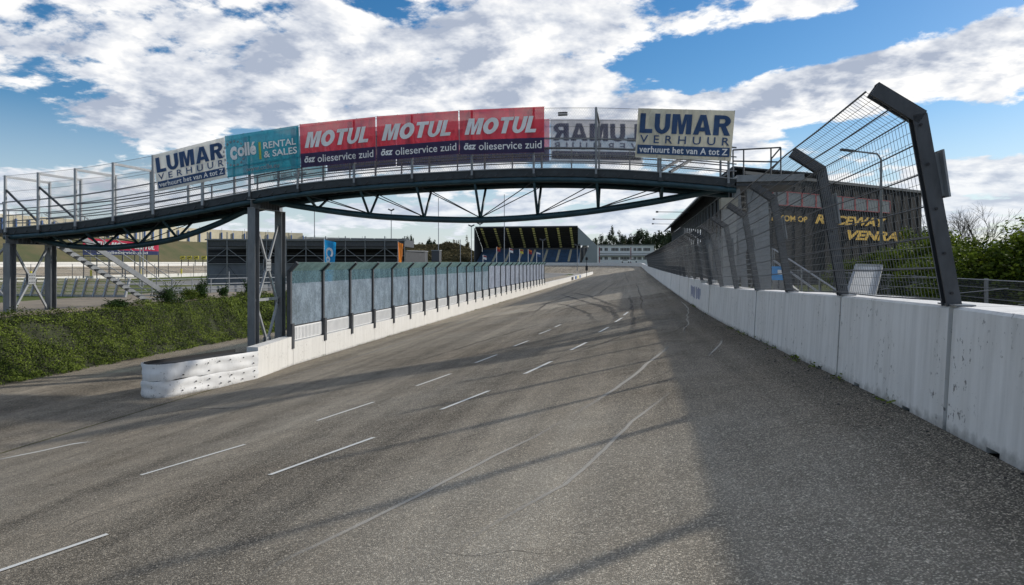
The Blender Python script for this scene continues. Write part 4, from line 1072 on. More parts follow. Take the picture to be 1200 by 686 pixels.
def lumar(root, fn, ink, band, letter):
    mb = MB(); block_text(mb, 'LUMAR', fn, 0.03, 0.50, 0.97, 0.90, 0.018); text_on(mb, 'VERHUUR', fn, 0.04, 0.30, 0.97, 0.46, 0.018, 0.006, 0, 1.75); mb.build('lettering', ink, root)
    mb = MB(); rect_on(mb, fn, 0.02, 0.075, 0.98, 0.26, 0.016, 12, 1); mb.build('blue_band', band, root)
    mb = MB(); text_on(mb, 'verhuurt het van A tot Z', fn, 0.04, 0.105, 0.96, 0.235, 0.024, 0.022, 0, 1.05); mb.build('slogan', letter, root)
def motul(root, fn, navy, letter):
    mb = MB(); rect_on(mb, fn, 0.0, 0.0, 1.0, 0.32, 0.014, 16, 2); mb.build('navy_band', navy, root)
    mb = MB(); block_text(mb, 'MOTUL', fn, 0.06, 0.44, 0.95, 0.80, 0.018, 0.28, 0.07); mb.build('lettering', letter, root)
    mb = MB(); text_on(mb, 'ösz', fn, 0.05, 0.10, 0.20, 0.25, 0.022, 0.03, 0.2); mb.build('logo', letter, root)
    mb = MB(); text_on(mb, 'olieservice zuid', fn, 0.23, 0.085, 0.97, 0.255, 0.022, 0.006); mb.build('slogan', letter, root)
def colle(root, fn, letter, yel, accent):
    mb = MB()
    cx, cy, r0, ax = 0.115, 0.56, 0.27, 0.5
    for k in range(16):
        a0 = 0.35 + k * (5.6 / 16); da = 0.19
        q = [(cx + ax * r * math.cos(a), cy + r * math.sin(a)) for a, r in ((a0, r0), (a0 + da, r0), (a0 + da, r0 + 0.045), (a0, r0 + 0.045))]
        for d in (0.015, -0.015): mb.add([fn(x, y, d) for x, y in q], [(0, 1, 2, 3)])
    mb.build('gear_emblem', accent, root)
    mb = MB(); text_on(mb, 'C', fn, 0.06, 0.40, 0.155, 0.72, 0.02, 0.09); text_on(mb, 'ollé', fn, 0.165, 0.46, 0.42, 0.78, 0.02, 0.04); mb.build('name', letter, root)
    mb = MB()
    text_on(mb, 'RENTAL', fn, 0.52, 0.56, 0.96, 0.72, 0.02, 0.02); text_on(mb, '& SALES', fn, 0.52, 0.35, 0.97, 0.51, 0.02, 0.02); mb.build('lettering', letter, root)
    mb = MB(); rect_on(mb, fn, 0.455, 0.33, 0.485, 0.74, 0.018, 1, 2); mb.build('yellow_bar', yel, root)
    mb = MB(); text_on(mb, 'www.colle.eu', fn, 0.26, 0.08, 0.72, 0.20, 0.02, 0.02); mb.build('web_address', accent, root)
VF = BV0 - 0.13
r, f = banner('advertising_banner', 'white LUMAR VERHUUR banner hung at a slant on the left slope of the footbridge', 'banner', [(179, 182), (263, 161), (266, 208), (185, 225)], VF, MT['b_white'], seed=1); lumar(r, f, MT['b_ink'], MT['b_ink'], MT['b_letter'])
r, f = banner('advertising_banner', 'teal banner with a white gear name and RENTAL & SALES, front side of the footbridge', 'banner', [(263.3, 160), (349.6, 147), (352, 197), (267, 208.5)], VF, MT['b_teal'], seed=2); colle(r, f, MT['b_letter'], MT['b_yellow'], MT['b_grey'])
mt = [('leftmost of three red MOTUL banners on the footbridge, beside the teal banner', [(351, 146), (439.8, 137), (440.5, 188.5), (353, 196.7)]),
      ('middle one of the three red MOTUL banners on the footbridge', [(441.4, 136.5), (537, 129.8), (538, 180.4), (442, 188.6)]),
      ('rightmost of the three red MOTUL banners, at the crown of the footbridge', [(538.4, 129.4), (637.8, 124.9), (637.8, 178.4), (539, 181.4)])]
for i, (lab, c) in enumerate(mt):
    r, f = banner('advertising_banner', lab, 'banner', c, VF, MT['b_red'], seed=3 + i, group='red banners on the front of the footbridge'); motul(r, f, MT['b_navy'], MT['b_letter'])
r, f = banner('advertising_banner', 'cream bleached LUMAR VERHUUR banner at the right end of the footbridge', 'banner', [(748, 127), (861.5, 130), (856.3, 189), (744, 184.5)], VF - 0.1, MT['b_cream'], seed=8); lumar(r, f, MT['b_ink'], MT['b_ink'], MT['b_letter'])
VR = BV1 + 0.10
r, f = banner('advertising_banner', 'grey reverse of a LUMAR banner seen mirrored on the far rail of the bridge', 'banner', [(645, 139.5), (753, 140.5), (753, 192), (645, 190)], VR, MT['b_grey'], True, 9); lumar(r, f, MT['b_greyink'], MT['b_greyink'], MT['b_grey'])
for i, (lab, c) in enumerate([('reverse of a red banner on the far rail beside the mirrored grey banner', [(553, 141), (644, 139.5), (644, 190), (553, 191.5)]),
                              ('reverse of a red and navy banner on the far rail behind the middle MOTUL banner', [(465, 146), (552, 141), (552, 191.5), (465, 195)]),
                              ('reverse of a red and navy banner on the far rail behind the leftmost MOTUL banner', [(382, 155), (464, 146), (464, 195), (384, 202)])]):
    r, f = banner('advertising_banner', lab, 'banner', c, VR, MT['b_pink'], True, 10 + i, 'banners on the far rail of the footbridge'); motul(r, f, MT['b_blue2'], MT['b_grey'])
r, f = banner('advertising_banner', 'reverse of a teal banner on the far rail showing under the front teal banner', 'banner', [(294, 168), (380, 155), (382, 207), (298, 216)], VR, MT['b_teal2'], True, 14); colle(r, f, MT['b_grey'], MT['b_yellow'], MT['b_grey'])
# little flag on the far rail
sf = thing('small_flag', 'tiny striped dark and white sign above the mirrored banner on the footbridge', 'sign', tuple(on_v(660, 135, BV1)))
for k, m_ in enumerate(('black', 'white', 'black')):
    a, b = on_v(654, 131.5 + k * 1.4, BV1 + 0.1), on_v(665, 133 + k * 1.4, BV1 + 0.1); m = MB(); m.box(a.x, a.y, b.z, b.x, a.y + 0.01, a.z); m.build('stripe', MT[m_], sf)
# ------------------------------------------------------------------ behind the right-hand wall
def text_wall(s, A, B, z0, z1, nrm, mat, name, parent, offset=0.02, shear=0.0):
    A, B = Vector(A), Vector(B)
    def fn(a, b, d): p = A.lerp(B, a); return Vector((p.x, p.y, z0 + (z1 - z0) * b)) + Vector(nrm) * d
    mb = MB(); text_on(mb, s, fn, 0, 0, 1, 1, 0.03, offset, shear, 1.0, False); return mb.build(name, mat, parent)
pA, pB = at_depth(872, 205, 58.0), at_depth(1080, 224, 74.0)
pA = Vector((pA.x, pA.y, 0)); pB = Vector((pB.x, pB.y, 0)); wd = (pB - pA).normalized(); wn = Vector((wd.y, -wd.x, 0))
if wn.y > 0: wn = -wn
ZB = 4 + (HY - 224) * 74 / 800
rb = thing('raceway_building', 'dark clad building with yellow RACEWAY VENRAY letters beyond the catch fence', 'building', tuple(pA.lerp(pB, 0.5) + Vector((0, 0, 1.9))))
m = MB(); bk = Vector((2.5, 10, 0))
m.prism([pA + Vector((0, 0, 1.7)), pB + Vector((0, 0, 1.7)), pB + bk + Vector((0, 0, 1.7)), pA + bk + Vector((0, 0, 1.7))], (0, 0, ZB - 1.7 - 0.25)); m.build('wall', MT['clad'], rb)
m = MB(); e = wn * 0.12
m.prism([pA + e + Vector((0, 0, ZB - 0.25)), pB + e + wd * 0.1 + Vector((0, 0, ZB - 0.25)), pB + bk + wd * 0.1 + Vector((0, 0, ZB - 0.25)), pA + bk + Vector((0, 0, ZB - 0.25))], (0, 0, 0.27)); m.build('parapet', MT['steel_dk'], rb)
for k in range(19):
    q = pA.lerp(pB, (k + 0.5) / 19) + wn * 0.02; m = MB(); m.beam(q + Vector((0, 0, 1.9)), q + Vector((0, 0, ZB - 0.3)), 0.05, 0.06, wn); m.build('cladding_rib', MT['clad'], rb)
LW = (pB - pA).length
def wallpt(px, py):
    """where the view ray through a photo point meets the facade plane"""
    r = ray(px, py); d = (pA - CAM).dot(wn) / r.dot(wn); return CAM + r * d
wz0, wz1 = wallpt(1030, 249).z, wallpt(1030, 235).z
x0 = (wallpt(905, 260) - pA).dot(wd); x1 = (wallpt(1043, 260) - pA).dot(wd)
nwin = 9
for k in range(nwin):
    a = x0 + (x1 - x0) * k / nwin; b = x0 + (x1 - x0) * (k + 0.94) / nwin
    A, B = pA + wd * a + wn * 0.05, pA + wd * b + wn * 0.05; fw = 0.07; m = MB()
    for z in (wz0, wz1): m.beam(A + Vector((0, 0, z)), B + Vector((0, 0, z)), 0.10, fw)
    for q in (A, B): m.beam(q + Vector((0, 0, wz0)), q + Vector((0, 0, wz1)), 0.10, fw, wn)
    w_ = m.build('window', MT['red'], rb)
    m = MB(); m.prism([A + Vector((0, 0, wz0)), B + Vector((0, 0, wz0)), B + Vector((0, 0, wz1)), A + Vector((0, 0, wz1))], wn * 0.01); m.build('pane', paint('window_glass', (0.10, 0.11, 0.125), 0.3) if k == 0 else bpy.data.materials['window_glass'], w_)
for (s_, xa, xb, yt, yb, sh, of) in (('WELKOM OP', 893, 945, 254, 261, 0, 0.03), ('RACEWAY', 954, 1038, 256.5, 266.5, 0.3, 0.04), ('VENRAY', 992, 1066, 273, 283.5, 0.3, 0.04)):
    A, B = wallpt(xa, yb), wallpt(xb, yb); zt = wallpt(xb, yt).z; zb = wallpt(xb, yb).z
    text_wall(s_, A, B, zb, zt, wn * 3.0, MT['gold'], 'lettering', rb, of, sh)

# covered grandstand along the straight
gd = thing('covered_grandstand', 'long covered grandstand beyond the catch fence with canopy over the track edge', 'grandstand', (7, 60, 2))
G0, G1 = 68.0, 178.0
ce = (7.6, 11.7); cb = (9.4, 13.05); bb = (9.4, 11.15)
m = MB(); m.prism([(ce[0], G0, ce[1]), (cb[0], G0, cb[1]), (cb[0] + 8, G0, cb[1] - 0.9), (cb[0] + 8, G0, cb[1] - 0.75), (cb[0], G0, cb[1] + 0.15), (ce[0], G0, ce[1] + 0.12)], (0, G1 - G0, 0)); m.build('roof', MT['steel_dk'], gd)
m = MB(); m.beam((ce[0] - 0.03, G0, ce[1] + 0.04), (ce[0] - 0.03, G1, ce[1] + 0.04), 0.05, 0.2); m.build('gutter', MT['steel_lt'], gd)
lgt = MB(); lgt.box(0, -0.4, -0.05, 1.4, 0.4, -0.01); lgt.v = [(x, y, z + x * (cb[1] - ce[1]) / (cb[0] - ce[0])) for x, y, z in lgt.v]; lgt = lgt.mesh('roof_panel', MT['roof_lt'])
for k in range(35): inst('roof_panel', lgt, gd, (ce[0] + 0.15, G0 + 1.5 + 3.1 * k, ce[1] - 0.02))
rb_ = MB(); rb_.beam((0, 0, -0.02), (cb[0] - ce[0], 0, cb[1] - ce[1] - 0.03), 0.08, 0.14); rb_ = rb_.mesh('rafter', MT['steel'])
for k in range(70): inst('rafter', rb_, gd, (ce[0], G0 + 0.2 + 1.55 * k, ce[1] - 0.1))
m = MB(); m.box(cb[0], G0, bb[1], cb[0] + 0.12, G1, cb[1]); m.build('fascia_wall', MT['steel'], gd)
ribm = MB(); ribm.box(-0.09, -0.05, bb[1] + 0.02, 0.0, 0.05, cb[1] - 0.08); ribm.v = [(x, y, z) for x, y, z in ribm.v]; ribm = ribm.mesh('fascia_rib', MT['steel_dk'])
for k in range(106): inst('fascia_rib', ribm, gd, (cb[0], G0 + 0.5 + 1.03 * k, 0))
colm = MB(); colm.hbeam((0, 0, 0), (0, 0, 9.2), 0.25, 0.25, 0.02, (0, 1, 0)); colm = colm.mesh('column', MT['steel'])
for k in range(28): inst('column', colm, gd, (cb[0] + 0.15, G0 + 0.6 + 3.9 * k, 1.95))
for k in range(9):
    m = MB(); m.box(cb[0] + 1.0 + 0.75 * k, G0 + 0.4, 1.9, cb[0] + 1.75 + 0.75 * k, G1 - 0.4, 4.2 + 0.6 * k); m.build('seating_row', MT['conc'] if k % 2 else MT['steel_dk'], gd)
m = MB(); m.box(cb[0] + 7.8, G0, 1.9, cb[0] + 8.0, G1, 12.1); m.build('back_wall', MT['clad'], gd)
for px, py, q in ((770, 248.5, 95), (766, 257, 112), (765, 262.5, 128)):
    p = at_depth(px, py, q / 0.9846); v = p.y
    m = MB(); m.tube([(ce[0] + 0.1, v, p.z - 0.1), (p.x, v, p.z)], 0.045, 5); arm = m.build('lamp_arm', MT['steel_dk'], gd); m = MB(); m.cbox((p.x, v, p.z), 0.35, 0.25, 0.22); m.build('lamp_head', MT['black'], arm)
# lean-to panels behind the fence: grey steel hoarding
bar = MB(); bar.hbeam((0, 0, 0), (-0.9, 0, 4.6), 0.22, 0.3, 0.03, (0, 1, 0)); bar = bar.mesh('raking_post', MT['steel_lt'])
for k in range(27): inst('raking_post', bar, gd, (cb[0] - 0.2, G0 + 2.6 + 3.9 * k, 1.9))
hd = thing('steel_hoarding', 'grey steel hoarding panels behind the far part of the catch fence', 'hoarding', (3.6, 70, 2))
hp = MB(); hp.box(0, 0.05, 0, 0.05, 2.85, 2.35); hp = hp.mesh('panel', MT['steel_dk'])
for k in range(34): inst('panel', hp, hd, (3.75, 34 + 2.92 * k, 2.3))
# ramp with rails, soil path behind the near fence
m = MB(); m.grid(lambda a, b: (3.12 + 12 * a, -10 + 60 * b, 1.93 + 0.02 * mnoise.noise(Vector((a * 9, b * 40, 1)))), 4, 30); struct(m, 'service_path', paint('sandy_path', (0.24, 0.21, 0.17), 0.95, 0, 0.2, 0.8))
rm = thing('access_ramp', 'concrete access ramp with thin handrails leading up towards the dark building', 'ramp', (8.5, 27, 1.9))
ra, rb2 = at_depth(905, 318, 30), at_depth(985, 338, 22)
wv = Vector((0.35, 1.4, 0))
m = MB(); m.prism([(ra.x, ra.y, 1.9), (rb2.x, rb2.y, 1.9), (rb2.x, rb2.y, 2.0), (ra.x, ra.y, ra.z)], wv); m.build('ramp_slab', MT['conc'], rm)
for off in (Vector((0, 0, 0)), wv):
    for h in (0.5, 1.0):
        m = MB(); m.tube([ra + off + Vector((0, 0, h)), Vector((rb2.x, rb2.y, 2.0)) + off + Vector((0, 0, h))], 0.022, 5); m.build('handrail', MT['steel_lt'], rm)
    for k in range(5):
        q = ra.lerp(Vector((rb2.x, rb2.y, 2.0)), k / 4) + off; m = MB(); m.tube([q, q + Vector((0, 0, 1.0))], 0.02, 5); m.build('baluster', MT['steel_lt'], rm)
# blue sign, white board, lamp
bs = thing('blue_sign', 'small bright blue sign hanging behind the catch fence near the ramp', 'sign', tuple(at_depth(913, 325, 20)))
c = at_depth(913, 318, 20); m = MB(); m.box(c.x - 0.20, c.y, c.z - 0.26, c.x + 0.22, c.y + 0.03, c.z + 0.14); m.build('board', paint('sign_blue', (0.05, 0.28, 0.62), 0.5), bs)
m = MB(); m.box(c.x - 0.04, c.y - 0.012, c.z - 0.1, c.x + 0.1, c.y - 0.002, c.z + 0.04); m.build('emblem', MT['white'], bs)
m = MB(); m.tube([(c.x, c.y + 0.05, 1.9), (c.x, c.y + 0.05, c.z + 0.1)], 0.025, 6); m.build('post', MT['steel_dk'], bs)
wb = thing('leaning_board', 'pale grey board leaning back behind the catch fence by the second post', 'board', tuple(at_depth(1012, 350, 10.2)))
q = [at_depth(x, y, d) for x, y, d in ((1004, 311, 10.6), (1033, 312, 10.6), (1023, 352, 10.0), (991, 350, 10.0))]
m = MB(); m.prism(q, (0.01, 0.03, 0)); m.build('panel', paint('pale_board', (0.50, 0.49, 0.47), 0.6), wb)
for a, b in ((q[0], q[3]), (q[1], q[2]), (q[0], q[1])): m = MB(); m.beam(a, b, 0.04, 0.05); m.build('frame_bar', MT['steel_lt'], wb)
a, b = q[0].lerp(q[1], 0.5), q[0].lerp(q[1], 0.5) + Vector((0, 0.7, 0)); m = MB(); m.beam(a + Vector((0, 0.05, 0)), Vector((b.x, b.y, 1.9)), 0.04, 0.04); m.build('prop', MT['steel'], wb)
def lamp(px, ytop, xarm, yarm, d, zg, label):
    t = at_depth(px, ytop, d); h = at_depth(xarm, yarm, d); L_ = thing('street_lamp', label, 'lamp', (t.x, t.y, zg))
    m = MB(); m.tube([(t.x, t.y, zg), (t.x, t.y, t.z - 0.5), (t.x, t.y, t.z - 0.25), tuple(t.lerp(h, 0.12) + Vector((0, 0, 0.0))), tuple(h)], [0.09, 0.06, 0.06, 0.05, 0.04], 8); m.build('pole', MT['steel'], L_, smooth=True)
    dn = (h - t).normalized(); m = MB(); m.beam(h - dn * 0.1, h + dn * 0.55, 0.2, 0.1); m.build('lamp_head', MT['steel_dk'], L_)
lamp(1032.5, 181, 998, 177, 34, 1.9, 'curved street lamp standing beyond the catch fence in front of the dark building')
# low mesh fence in front of the hedge
lf = thing('low_mesh_fence', 'low grey mesh fence with square posts in front of the laurel hedge', 'fence', (9.9, 22, 1.9))
def lfz(v): return 3.52
v = 9.0
pst = MB(); pst.box(-0.04, -0.04, 0, 0.04, 0.04, 1.66); pst = pst.mesh('fence_post', MT['steel'])
while v < 46: inst('fence_post', pst, lf, (9.9, v, 1.88)); v += 2.5
for z in (3.50, 3.28, 2.98, 2.6, 2.1):
    m = MB(); m.tube([(9.84, 9, z), (9.84, 46, z)], 0.018 if z == 3.5 else 0.010, 5); m.build('rail_wire', MT['steel'], lf)
for v in (15.2, 20.2, 25.2): m = MB(); m.tube([(9.83, v, 3.3), (9.83, v + 4.5, 2.9)], 0.014, 5); m.build('slack_cable', MT['steel'], lf)
m = MB(); v = 9.0
while v < 46: m.tube([(9.83, v, 1.95), (9.83, v, 3.5)], 0.003, 3, False); v += 0.06
z = 2.0
while z < 3.5: m.tube([(9.83, 9, z), (9.83, 46, z)], 0.003, 3, False); z += 0.06
m.build('wire_mesh', MT['wire_dk'], lf, kind='stuff')

# ------------------------------------------------------------------ foliage
def crown(n, size, ell, lumps, seed, clump=0.33, hollow=0.55):
    """leaf quads gathered in clumps through an uneven volume centred on the origin"""
    rnd = random.Random(seed); mb = MB(); cs = []
    for _ in range(lumps):
        d = Vector((rnd.gauss(0, 1), rnd.gauss(0, 1), rnd.gauss(0, 1))).normalized() * (hollow + (1 - hollow) * rnd.random()) * rnd.uniform(0.75, 1.08)
        cs.append((Vector((d.x * ell[0], d.y * ell[1], d.z * ell[2])), clump * rnd.uniform(0.6, 1.35)))
    for i in range(n):
        c, r = cs[i % lumps]; d = Vector((rnd.gauss(0, 1), rnd.gauss(0, 1), rnd.gauss(0, 1))).normalized()
        p = c + Vector((d.x * ell[0], d.y * ell[1], d.z * ell[2])) * r * rnd.random() ** 0.4
        leafq(mb, p, (d + Vector((0, 0, 0.3))).normalized(), size, rnd)
    return mb
HL = ['tall laurel bush at the right edge behind the low mesh fence', 'broad yellow-green laurel bush left of the tallest one', 'laurel bush below the round leafless tree', 'laurel bush just right of the nearest catch fence post',
      'laurel bush rising behind the nearest catch fence post', 'laurel bush just left of the nearest catch fence post', 'laurel bush below the last letters on the dark building', 'laurel bush behind the street lamp post',
      'leftmost laurel bush, above the leaning pale board', 'laurel bush cut off by the right edge of the picture', 'low laurel bush in front of the hedge, right of the nearest post', 'low laurel bush in front of the hedge, left of the nearest post']
bushA = crown(15000, 0.10, (1.6, 1.6, 1.8), 95, 1, 0.30, 0.35).mesh('foliage', MT['laurel'])
bushB = crown(15000, 0.10, (1.5, 1.7, 1.8), 90, 2, 0.31, 0.35).mesh('foliage', MT['laurel'])
stem = MB()
for k in range(5): stem.tube([(0.1 * k - 0.2, 0.1 * math.sin(k * 2), -1.9), (0.25 * math.cos(k * 1.3), 0.25 * math.sin(k * 1.3), -0.8), (0.9 * math.cos(k * 1.3), 0.9 * math.sin(k * 1.3), 0.8)], [0.05, 0.04, 0.015], 5)
stem = stem.mesh('stems', MT['bark'])
hg = [(1192, 272, 22, 1.1), (1160, 285, 25, 1.0), (1125, 284, 27, 1.0), (1100, 272, 30, 1.0), (1095, 262, 33, 0.95), (1072, 284, 30, 0.9), (1050, 289, 31, 0.85), (1025, 292, 33, 0.85), (1005, 302, 34, 0.8), (1216, 258, 21, 1.15), (1140, 300, 22, 0.8), (1085, 300, 25, 0.75)]
for k, (px, py, d, sc) in enumerate(hg):
    t = at_depth(px, py, d); h = max(1.2, t.z - 1.9); s_ = h / 3.6
    b_ = thing('laurel_bush', HL[k], 'bush', (t.x, t.y, 1.9), 'laurel bushes of the hedge behind the low mesh fence')
    o = inst('foliage', (bushA, bushB)[k % 2], b_, (t.x, t.y, 1.9 + h * 0.5)); o.scale = (sc * 1.15, sc * 1.15, s_); o.rotation_euler = (0, 0, k * 1.7)
    o = inst('stems', stem, b_, (t.x, t.y, 1.9 + h * 0.5)); o.scale = (0.9, 0.9, s_)
# bare tree
def bare_tree(mb, p, d, L_, r, depth, rnd):
    q = p + d * L_ * 0.5 + Vector((rnd.uniform(-1, 1), rnd.uniform(-1, 1), 0)) * L_ * 0.05; e = p + d * L_
    mb.tube([p, q, e], [r, r * 0.85, r * 0.68], 5 if depth > 3 else 3, False)
    if depth == 0: return
    for k in range(3 if depth > 1 else 4):
        a = d.orthogonal().normalized(); a.rotate(Matrix.Rotation(rnd.uniform(0, 6.28), 3, d)); sp = rnd.uniform(0.35, 0.75)
        nd = (d + a * sp + Vector((0, 0, 0.12))).normalized(); bare_tree(mb, e if k < 2 else q, nd, L_ * rnd.uniform(0.62, 0.85), r * 0.6, depth - 1, rnd)
for (px, py, d, seed, lab) in ((1141, 236, 50, 5, 'leafless tree with a round twiggy crown behind the laurel hedge'), (1098, 256, 58, 8, 'smaller leafless tree half hidden by the nearest fence post'), (1075, 262, 60, 11, 'leafless tree at the corner of the dark building')):
    t = at_depth(px, py, d); H = t.z - 1.9; tr_ = thing('bare_tree', lab, 'tree', (t.x, t.y, 1.9)); rnd = random.Random(seed)
    m = MB(); m.tube([(t.x, t.y, 1.9), (t.x, t.y, 1.9 + H * 0.3)], [0.16, 0.11], 8); m.build('trunk', MT['bark'], tr_)
    m = MB()
    for k in range(7):
        a = k * 0.9; bare_tree(m, Vector((t.x, t.y, 1.9 + H * (0.2 + 0.015 * k))), Vector((math.cos(a) * 0.6, math.sin(a) * 0.6, 1)).normalized(), H * 0.25, 0.06, 4, rnd)
    m.build('branches', MT['bark'], tr_, kind='stuff')

def tree(label, px, ytop, ybase, d, w_px, leafmat, seed, kind='pine', group=None, name='tree'):
    top = at_depth(px, ytop, d); zb = 3.0; H = top.z - zb; w = w_px * d / F_PX / 2
    t = thing(name, label, 'tree', (top.x, top.y, zb), group)
    m = MB(); m.tube([(top.x, top.y, zb), (top.x + 0.1, top.y, zb + H * 0.5), (top.x, top.y, zb + H * 0.93)], [H * 0.022, H * 0.014, 0.03], 6)
    rnd = random.Random(seed)
    for k in range(7):
        a = rnd.uniform(0, 6.28); z = zb + H * rnd.uniform(0.35, 0.8); m.tube([(top.x, top.y, z), (top.x + math.cos(a) * w * 0.7, top.y + math.sin(a) * w * 0.7, z + H * 0.08)], [H * 0.006, 0.02], 4)
    m.build('trunk', MT['bark'], t)
    key = (kind, seed % 3)
    hh = H * 0.42 if kind == 'pine' else H * 0.48
    c = crown(2600, 0.65 * max(0.7, w / 4), (w, w, hh), 34, seed, 0.3, 0.35)
    c.build('crown', leafmat, t, at=(top.x, top.y, zb + H - hh)) 
far_trees = [(707, 275, 380, 14, 'pine'), (716, 268, 385, 15, 'pine'), (728, 270, 375, 16, 'pine'), (740, 271, 380, 15, 'pine'), (752, 264, 370, 20, 'pine'), (763, 270, 360, 16, 'pine'), (775, 267, 350, 26, 'pine'), (790, 266, 330, 24, 'pine'), (697, 279, 390, 14, 'pine'), (686, 283, 392, 12, 'pine'), (732, 281, 395, 20, 'brush'), (712, 284, 395, 22, 'brush'), (745, 284, 395, 20, 'brush')]
names_t = ['dark pine', 'dark pine with a pointed top', 'broad dark pine', 'dark pine of loose outline', 'tallest dark pine', 'slim dark pine', 'wide dark tree', 'dark tree', 'thin pine', 'small pine', 'brown leafless tree', 'brown budding tree', 'low brown tree']
ORD = ['leftmost', 'second from the left', 'third from the left', 'fourth from the left', 'fifth from the left', 'sixth from the left', 'seventh from the left', 'eighth from the left', 'ninth from the left', 'rightmost']
far_lab = {}
for kd_, what in (('pine', 'dark pine'), ('brush', 'brown budding tree')):
    idx = sorted([i for i, q in enumerate(far_trees) if q[4] == kd_], key=lambda i: far_trees[i][0])
    for r_i, i in enumerate(idx): far_lab[i] = '%s behind the white building, %s of its kind' % (what, ORD[r_i] if r_i < len(idx) - 1 else 'rightmost')
for k, (px, yt, d, w, kd) in enumerate(far_trees):
    tree(far_lab[k], px, yt, 306, d, w, MT['pine'] if kd == 'pine' else MT['brush'], k + 20, 'pine', 'pines behind the white building' if kd == 'pine' else 'brown trees behind the white building')
sm_ord = {x: (ORD[i] if i < 8 else 'rightmost') for i, x in enumerate(sorted([478, 483, 503, 509, 522, 535, 548, 472, 494]))}
for k, (px, yt, d, w) in enumerate([(478, 276, 345, 8), (483, 275, 345, 6), (503, 279, 350, 10), (509, 280, 350, 8), (522, 281, 350, 12), (535, 281, 350, 10), (548, 280, 345, 10), (472, 281, 345, 8), (494, 282, 345, 9)]):
    tree('small tree on the brown bank left of the black grandstand, %s' % sm_ord[px], px, yt, 300, d, w, MT['pine'] if k < 4 else MT['brush'], k + 60, 'pine', 'small trees on top of the brown bank')
# brown brush covering the far bank
m = MB(); rnd = random.Random(12)
for _ in range(16000):
    a = S_CURVE + RAD * rnd.uniform(1.52, 2.3); o = -rnd.uniform(10, 27); u, v = path(a, o)
    k = max(0, mnoise.noise(Vector((u * 0.12, v * 0.12, 4))))
    leafq(m, Vector((u, v, terr(a, o) + rnd.random() * (0.6 + 2.6 * k))), Vector((0, -0.6, 0.8)), 0.9, rnd)
tag(m.build('bank_brush', MT['brush']), 'brown and olive scrub covering the far grass bank', 'scrub', kind='stuff')
# shrubs on the mound
for k, (px, py, s_, sz, lab, mt_) in enumerate([(196, 342, 0.85, 0.62, 'dark rounded shrub at the foot of the left stairs', 'shrub'), (236, 344, 0.35, 0.62, 'thin upright shrub on the ivy bank by the pale rails', 'shrub'), (262, 347, 0.3, 0.4, 'small shrub on the ivy bank left of the tower', 'shrub'),
      (138, 356, 0.55, 0.2, 'low straggly shrub beside the bottom stair treads', 'shrub'), (222, 352, 0.5, 0.38, 'bright green tuft growing out of the ivy bank', 'ivy'), (292, 340, 0.4, 0.55, 'shrub seen between the legs of the bridge tower', 'shrub')]):
    p = on_u(px, py, -22.8 - 0.3 * (k % 3)); zb = mound(p.x, p.y); t = thing('shrub', lab, 'shrub', (p.x, p.y, zb))
    c = crown(2600, 0.06, (s_, s_ * 1.2, sz), 42, 40 + k, 0.42, 0.05); rn = random.Random(k)
    for q in range(10):
        a = rn.uniform(0, 6.28); d0 = Vector((math.cos(a) * s_ * 0.9, math.sin(a) * s_, sz * rn.uniform(0.5, 1.35)))
        for _ in range(26): leafq(c, d0 * rn.uniform(0.4, 1.12), Vector((0, 0, 1)), 0.055, rn)
    c.build('foliage', MT[mt_], t, at=(p.x, p.y, zb + sz * 0.55))
    m = MB()
    for q in range(4): m.tube([(p.x, p.y, zb - 0.05), (p.x + 0.3 * s_ * math.cos(q * 1.7), p.y + 0.3 * s_ * math.sin(q * 1.7), zb + sz)], [0.025, 0.008], 4)
    m.build('stems', MT['bark'], t)

# ------------------------------------------------------------------ left side, near the stairs
pf = thing('plank_fence', 'row of leaning grey posts with tan planks behind the left stairs', 'fence', tuple(at_depth(70, 349, 42)))
for side in (0,):
    A, B = at_depth(-30, 348, 44), at_depth(150, 343, 42); A.z = B.z = 1.85; n = 15
    for k in range(n + 1):
        q = A.lerp(B, k / n); m = MB(); m.beam(q + Vector((0, -0.25, 0)), q + Vector((0, 0.15, 1.15)), 0.1, 0.14, (0, 1, 0)); m.build('post', MT['steel_lt'], pf)
        if k < n:
            r_ = A.lerp(B, (k + 1) / n)
            for j in range(5): 
                h = 0.22 + 0.21 * j; off = Vector((0, -0.25 + 0.4 * h / 1.15 + 0.09, h)); m = MB(); m.beam(q + off + (r_ - q) * 0.08, r_ + off - (r_ - q) * 0.08, 0.05, 0.15); m.build('plank', MT['wood'], pf)
            m = MB(); m.beam(q + Vector((0, -0.2, 0.06)) + (r_ - q) * 0.08, r_ + Vector((0, -0.2, 0.06)) - (r_ - q) * 0.08, 0.1, 0.16); m.build('plinth', MT['conc'], pf)
rf = thing('tube_rail_fence', 'pale tubular rail fence on top of the ivy bank left of the tower', 'fence', tuple(at_depth(250, 350, 42)))
A, B = at_depth(178, 345, 44), at_depth(345, 342, 52); A.z = B.z = 1.85
for k in range(9):
    q = A.lerp(B, k / 8); m = MB(); m.tube([q, q + Vector((0, 0, 1.05 if k != 4 else 1.5))], 0.035, 6); m.build('post', MT['steel_lt'], rf)
for h in (0.3, 0.66, 1.02): m = MB(); m.tube([A + Vector((0, 0, h)), B + Vector((0, 0, h))], 0.032, 6); m.build('rail', MT['steel_lt'], rf)
for k in range(9):
    a_, b_ = A.lerp(B, k / 9), A.lerp(B, (k + 0.95) / 9); off = Vector((0, 0.6, 0)); m = MB(); m.prism([a_ + off, b_ + off, b_ + off + Vector((0, 0, 0.5)), a_ + off + Vector((0, 0, 0.5))], (0, 0.1, 0)); m.build('kerb_board', MT['steel_lt'], rf)

